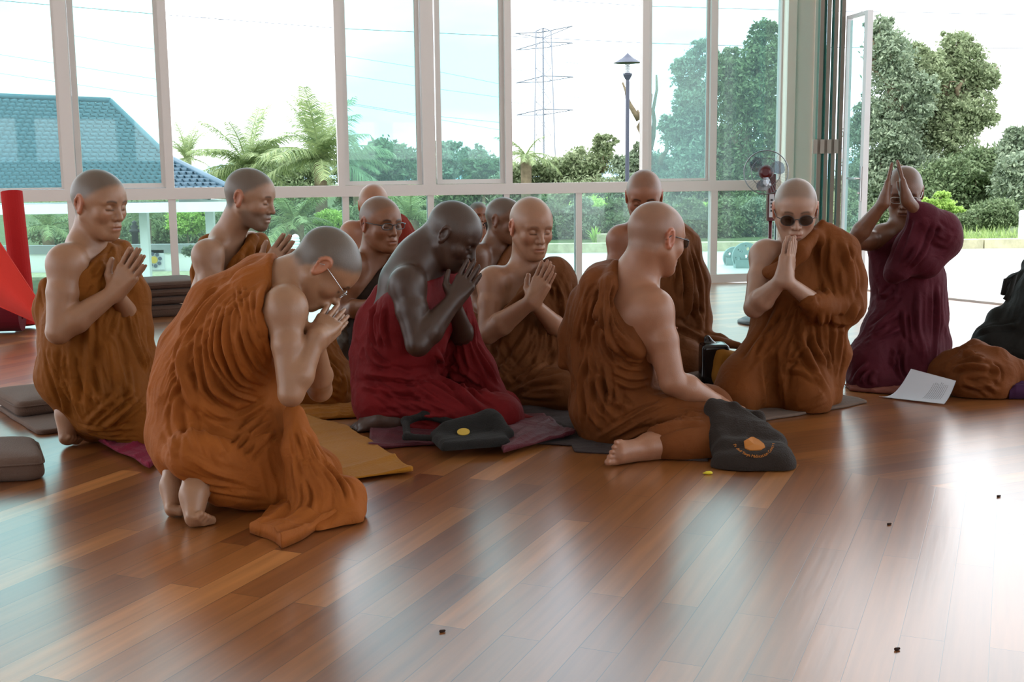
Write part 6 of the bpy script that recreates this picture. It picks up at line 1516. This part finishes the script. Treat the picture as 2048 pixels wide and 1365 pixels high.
        o = mesh_obj('paper_sheet', V, F, simple('white_paper', lin(214, 220, 232), rough=.7)); tag(o, label, 'paper')
        if text:
            mb_ = MB(); rng = np.random.default_rng(2)
            for r_ in range(9):
                u = .60+.035*r_
                v0 = .25; 
                while v0 < .82:
                    l = rng.uniform(.02, .06)
                    f_ = lambda uu, vv: (1-uu)*(1-vv)*Q[0]+uu*(1-vv)*Q[1]+uu*vv*Q[2]+(1-uu)*vv*Q[3]+a3(0, 0, cu_(uu, vv)+.0012)
                    mb_.add([f_(u, v0), f_(u+.008, v0), f_(u+.008, v0+l), f_(u, v0+l)], [(0, 1, 2, 3)]); v0 += l+.012
            mb_.build('printed_lines', simple('grey_ink', lin(120, 124, 136), rough=.8), o)
        return o
    
    sheet([G(1758, 796)+a3(0, 0, .006), G(1888, 812)+a3(0, 0, .008), W(1912, 762, float(G(1888, 808)[1])+.0), W(1822, 738, float(G(1758, 796)[1])+.02)], 'white printed sheet of paper curling up against the folded brown robe', lambda u, v: -.05*math.sin(math.pi*v)*(1-u)*.6-.012*math.sin(math.pi*v))
    sheet([G(155, 872)+a3(0, 0, .03), G(200, 868)+a3(0, 0, .035), G(225, 862)+a3(0, 0, .03), G(180, 862)+a3(0, 0, .03)], 'scrap of white paper under the far-left kneeling person', lambda u, v: .004*math.sin(6*v), False)
    # crumpled robe pile at right
    s = Monk(5.0, (1, 1, 1), ''); s.Y = float(G(1960, 805)[1])+.15
    s.robe([(1900, 715, .1, 14), (1950, 700, .05, 16), (1995, 712, .0, 18)], [(1890, 750, .1, 34), (1950, 750, .0, 46), (1990, 755, .0, 44)], [(1930, 775, -.02, 30), (1990, 780, -.06, 26)], [(1990, 735, .0, 24), (2040, 745, .0, 26)], [(1890, 740, .12, 26), (1880, 752, .15, 22)])
    s.flow(1950, 740, 1, .5, 30, 6, 60).flow(1990, 770, -.4, 1, 26, 5, 50).flow(2030, 730, .3, 1, 18, 5, 40)
    s.fan([(1890, 720), (1940, 702), (1990, 715)], [(1900, 745), (1950, 735), (1990, 745)], 3, 5, 9).fold([(1975, 730), (2000, 745), (1990, 765), (1960, 760)], 6, 9).fold([(1930, 780), (1970, 765), (2005, 790)], 6, 8).fold([(1920, 765), (1960, 775), (1985, 795)], 5, 7)
    V, F = s.R.mesh(.005); V = s.displace(V, F, 1.2, 21); V[:, 2] = np.maximum(V[:, 2], .004)
    o = mesh_obj('folded_robe', V, F, CM['chestnut']); tag(o, 'crumpled rust-brown robe heaped on the floor behind the sheet of paper', 'robe')
    # big dark bag at the right edge
    s = Monk(5.5, (1, 1, 1), ''); s.Y = 5.6
    s.robe([(1990, 690, .0, 46), (2060, 690, 0, 60)], [(2000, 640, .05, 26), (2060, 640, .0, 60)], [(2035, 570, .1, 24), (2080, 600, 0, 60)], [(2060, 530, .1, 16), (2090, 560, 0, 50)], [(1960, 715, 0, 26), (2000, 730, 0, 30)], [(2100, 700, 0, 70), (2100, 600, 0, 60)], k=.05)
    s.flow(2000, 640, -.7, 1, 34, 6, 90)
    s.fold([(2048, 530), (2020, 575), (2000, 620)], 5, 6).fold([(1945, 668), (1990, 655), (2048, 650)], 5, 6)
    V, F = s.R.mesh(.007); V = s.displace(V, F, 1.0, 22); V[:, 2] = np.maximum(V[:, 2], .004)
    rt = empty('large_bag', [s.p(2020, 740)[0], s.p(2020, 740)[1], 0], 'large black soft bag cut by the right frame edge behind the crumpled robe', 'bag')
    mesh_obj('bag_body', V, F, CM['black'], rt)
    mb = MB(); mb.tube([s.p(2006, 590, -.22), s.p(2012, 560, -.2), s.p(2030, 552, -.2), s.p(2020, 585, -.24), s.p(2010, 600, -.24)], .012, 6); mb.build('strap', CM['black'], rt, smooth=True)
    cloth_patch('folded_cloth', [G(2010, 790), G(2016, 800), G(2080, 800), G(2080, 780)], simple('purple_cloth', lin(62, 34, 62), rough=.9), 'dark purple cloth at the right edge below the black bag', 'cloth', amp=.06, lam=.05, seed=16)
    # small things
    q0 = G(1418, 950); S = SDF(); S.ell(q0+a3(0, 0, .006), (.012, .007, .006)); S.cone(q0+a3(-.01, 0, .006), q0+a3(-.018, .004, .004), .003, .002, k=.006); V, F = S.mesh(.0015); o = mesh_obj('flower_petal', V, F, simple('yellow_petal', lin(206, 190, 40), rough=.6)); tag(o, 'tiny yellow petal on the floor left of the printed bag', 'petal')
    for i, (x, y) in enumerate(((885, 1266), (1795, 1302), (1779, 1051), (1998, 995))):
        q0 = G(x, y); S = SDF(); S.cone(q0+a3(-.004, 0, .003), q0+a3(.004, .003, .003), .0032, .0026, k=.002); V, F = S.mesh(.001); o = mesh_obj('floor_speck', V, F, simple('dark_speck', lin(50, 34, 28), rough=.8)); tag(o, ['dark seed speck on the floor, low centre-left of the photo', 'dark seed speck near the bottom right floor boards', 'dark seed speck on pale boards below the printed bag', 'dark seed speck near the right edge on the bright floor'][i], 'seed', 'dark specks on the floor')
    S = SDF(); q0 = W(1428, 700, 5.05); S.rbox(q0+a3(0, 0, -.05), (.04, .04, .06), .02, k=.02); S.cone(q0+a3(.0, 0, .0), q0+a3(-.03, 0, .05), .02, .015, k=.02); S.cone(q0+a3(0, 0, -.1), q0*[1, 1, 0]+a3(0, 0, .04), .05, .06, k=.03)
    V, F = S.mesh(.005); o = mesh_obj('alms_bowl_cover', V, F, simple('glossy_black', (.01, .01, .012), rough=.15)); o.name = 'black_pouch'; tag(o, 'glossy black pouch beside the kneeling monk behind the seated one', 'pouch')
    s = Monk(5.0, (1, 1, 1), ''); s.robe([(1432, 700, 0, 3), (1450, 715, 0, 12), (1470, 712, .02, 9)], [(1440, 725, 0, 14), (1445, 750, .0, 20), (1450, 780, .0, 14)]); V, F = s.R.mesh(.005); V = s.displace(V, F, .7, 30); V[:, 2] = np.maximum(V[:, 2], .003)
    o = mesh_obj('cloth_bundle', V, F, simple('golden_cloth', lin(150, 100, 34), rough=.8, sheen=.3)); tag(o, 'golden brown cloth bundle just left of the sunglasses-wearing person’s knee', 'cloth')
    # standing fan ------------------------------------------------
    YF = 7.2; sc = YF/FPX; hub = W(1532, 345, YF); fan = empty('pedestal_fan', (hub[0], hub[1]+.05, 0), 'maroon and grey pedestal fan standing by the corner column behind the sunglasses-wearing person', 'fan')
    ax = nrm(a3(-.25, -1, .02)); xx = nrm(np.cross(ax, [0, 0, 1])); yy = np.cross(xx, ax); R_f = 43*sc
    def ring(r, o_, t): m_.tube([hub+ax*o_+(xx*math.cos(a_)+yy*math.sin(a_))*r for a_ in np.linspace(0, 2*math.pi, 49)[:-1]], t, 6, closed=True)
    m_ = MB(); ring(R_f, 0.0, .0035); ring(R_f, .015, .002)
    for o_, e in ((.055, 1), (-.06, -1)):
        for k in range(44):
            a_ = 2*math.pi*k/44; d_ = xx*math.cos(a_+.12*e)+yy*math.sin(a_+.12*e); d1 = xx*math.cos(a_)+yy*math.sin(a_)
            m_.tube([hub+ax*o_+d1*.03, hub+ax*o_*.85+d_*R_f*.6, hub+ax*o_*.3+d_*R_f], .0005, 3, cap=False)
        ring(R_f*.33, o_*.97, .0012); ring(R_f*.66, o_*.8, .0012)
    m_.build('grille', simple('fan_wire', lin(120, 124, 128), rough=.3, metal=.6), fan)
    mb = MB(); mb.lathe(hub+ax*.055, [(0, 0), (.032, 0), (.032, .006), (.02, .012), (0, .012)], 24, ax); mb.build('centre_badge', simple('maroon_plastic', lin(78, 18, 24), rough=.3), fan)
    V = []; F = []
    for b_ in range(3):
        a0 = b_*2*math.pi/3+.5; n_ = 10; k0 = len(V)
        for i in range(n_+1):
            r_ = .025+(R_f*.86-.025)*i/n_; w_ = .35+.75*math.sin(math.pi*min(1, i/n_*.95+.05))**.7*.9
            for j in range(7):
                t_ = (j/6-.5)*w_*1.1; a_ = a0+t_+.25*(i/n_); V.append(hub+(xx*math.cos(a_)+yy*math.sin(a_))*r_+ax*(.018*math.sin(t_*2.2)))
        for i in range(n_):
            for j in range(6): k = k0+i*7+j; F.append((k, k+1, k+8, k+7))
    n0 = len(V); V = V+[v-ax*.002 for v in V]; F = F+[tuple(i+n0 for i in f[::-1]) for f in F]
    gm = glass_mat('fan_blade_plastic', (.62, .68, .78), .3); mesh_obj('blades', V, F, gm, fan)
    mb = MB(); mb.lathe(hub-ax*.16, [(0, 0), (.035, .005), (.045, .04), (.045, .11), (.03, .13), (0, .13)], 20, ax); mb.build('motor_housing', simple('maroon_plastic', lin(78, 18, 24)), fan, smooth=True)
    px_ = hub-ax*.10; mb = MB(); z1 = float(W(1540, 385, YF)[2]); z2 = float(W(1541, 440, YF)[2]); bx, by = px_[0]+.03, px_[1]
    mb.box((bx, by, (z1+z2)/2+.05), (.024, .02, (z1-z2)/2+.06)); mb.build('control_neck', simple('maroon_plastic', lin(78, 18, 24)), fan)
    mb = MB(); mb.box((bx, by-.021, (z1+z2)/2-.0), (.014, .004, (z1-z2)/2*.85)); mb.build('control_panel', simple('panel_grey', lin(196, 198, 204), rough=.4), fan)
    mb = MB()
    for i in range(4): mb.box((bx, by-.027, (z1+z2)/2+.035-.022*i), (.006, .003, .006))
    mb.build('buttons', simple('dark_plastic', lin(36, 32, 36), rough=.4), fan)
    mb = MB(); mb.lathe((bx, by, .03), [(.012, 0), (.012, z2-.02)], 12); mb.lathe((bx, by, .03), [(.019, 0), (.019, z2*.62), (.021, z2*.62), (.021, z2*.66), (.013, z2*.67)], 12); mb.build('pole', simple('maroon_plastic', lin(78, 18, 24)), fan, smooth=True)
    mb = MB(); mb.lathe((bx, by, 0), [(.19, 0), (.19, .015), (.16, .03), (.05, .045), (.03, .07), (0, .07)], 32); mb.build('base', simple('dark_plastic', lin(36, 32, 36), rough=.4), fan, smooth=True)
if 'C' not in DEV:
    cloth_patch('robe_hem', [G(640, 985), G(716, 1030), G(560, 1098), G(500, 1068)], CM['orange'], None, None, z=.002, amp=.034, lam=.075, dirn=nrm(G(530, 1085)-G(690, 1010)), seed=31, thick=.004, ragged=.02, n=110, parent=bowed_root, hump=lambda X: .035*np.exp(-((X-G(650, 1015))**2).sum(1)/.012))
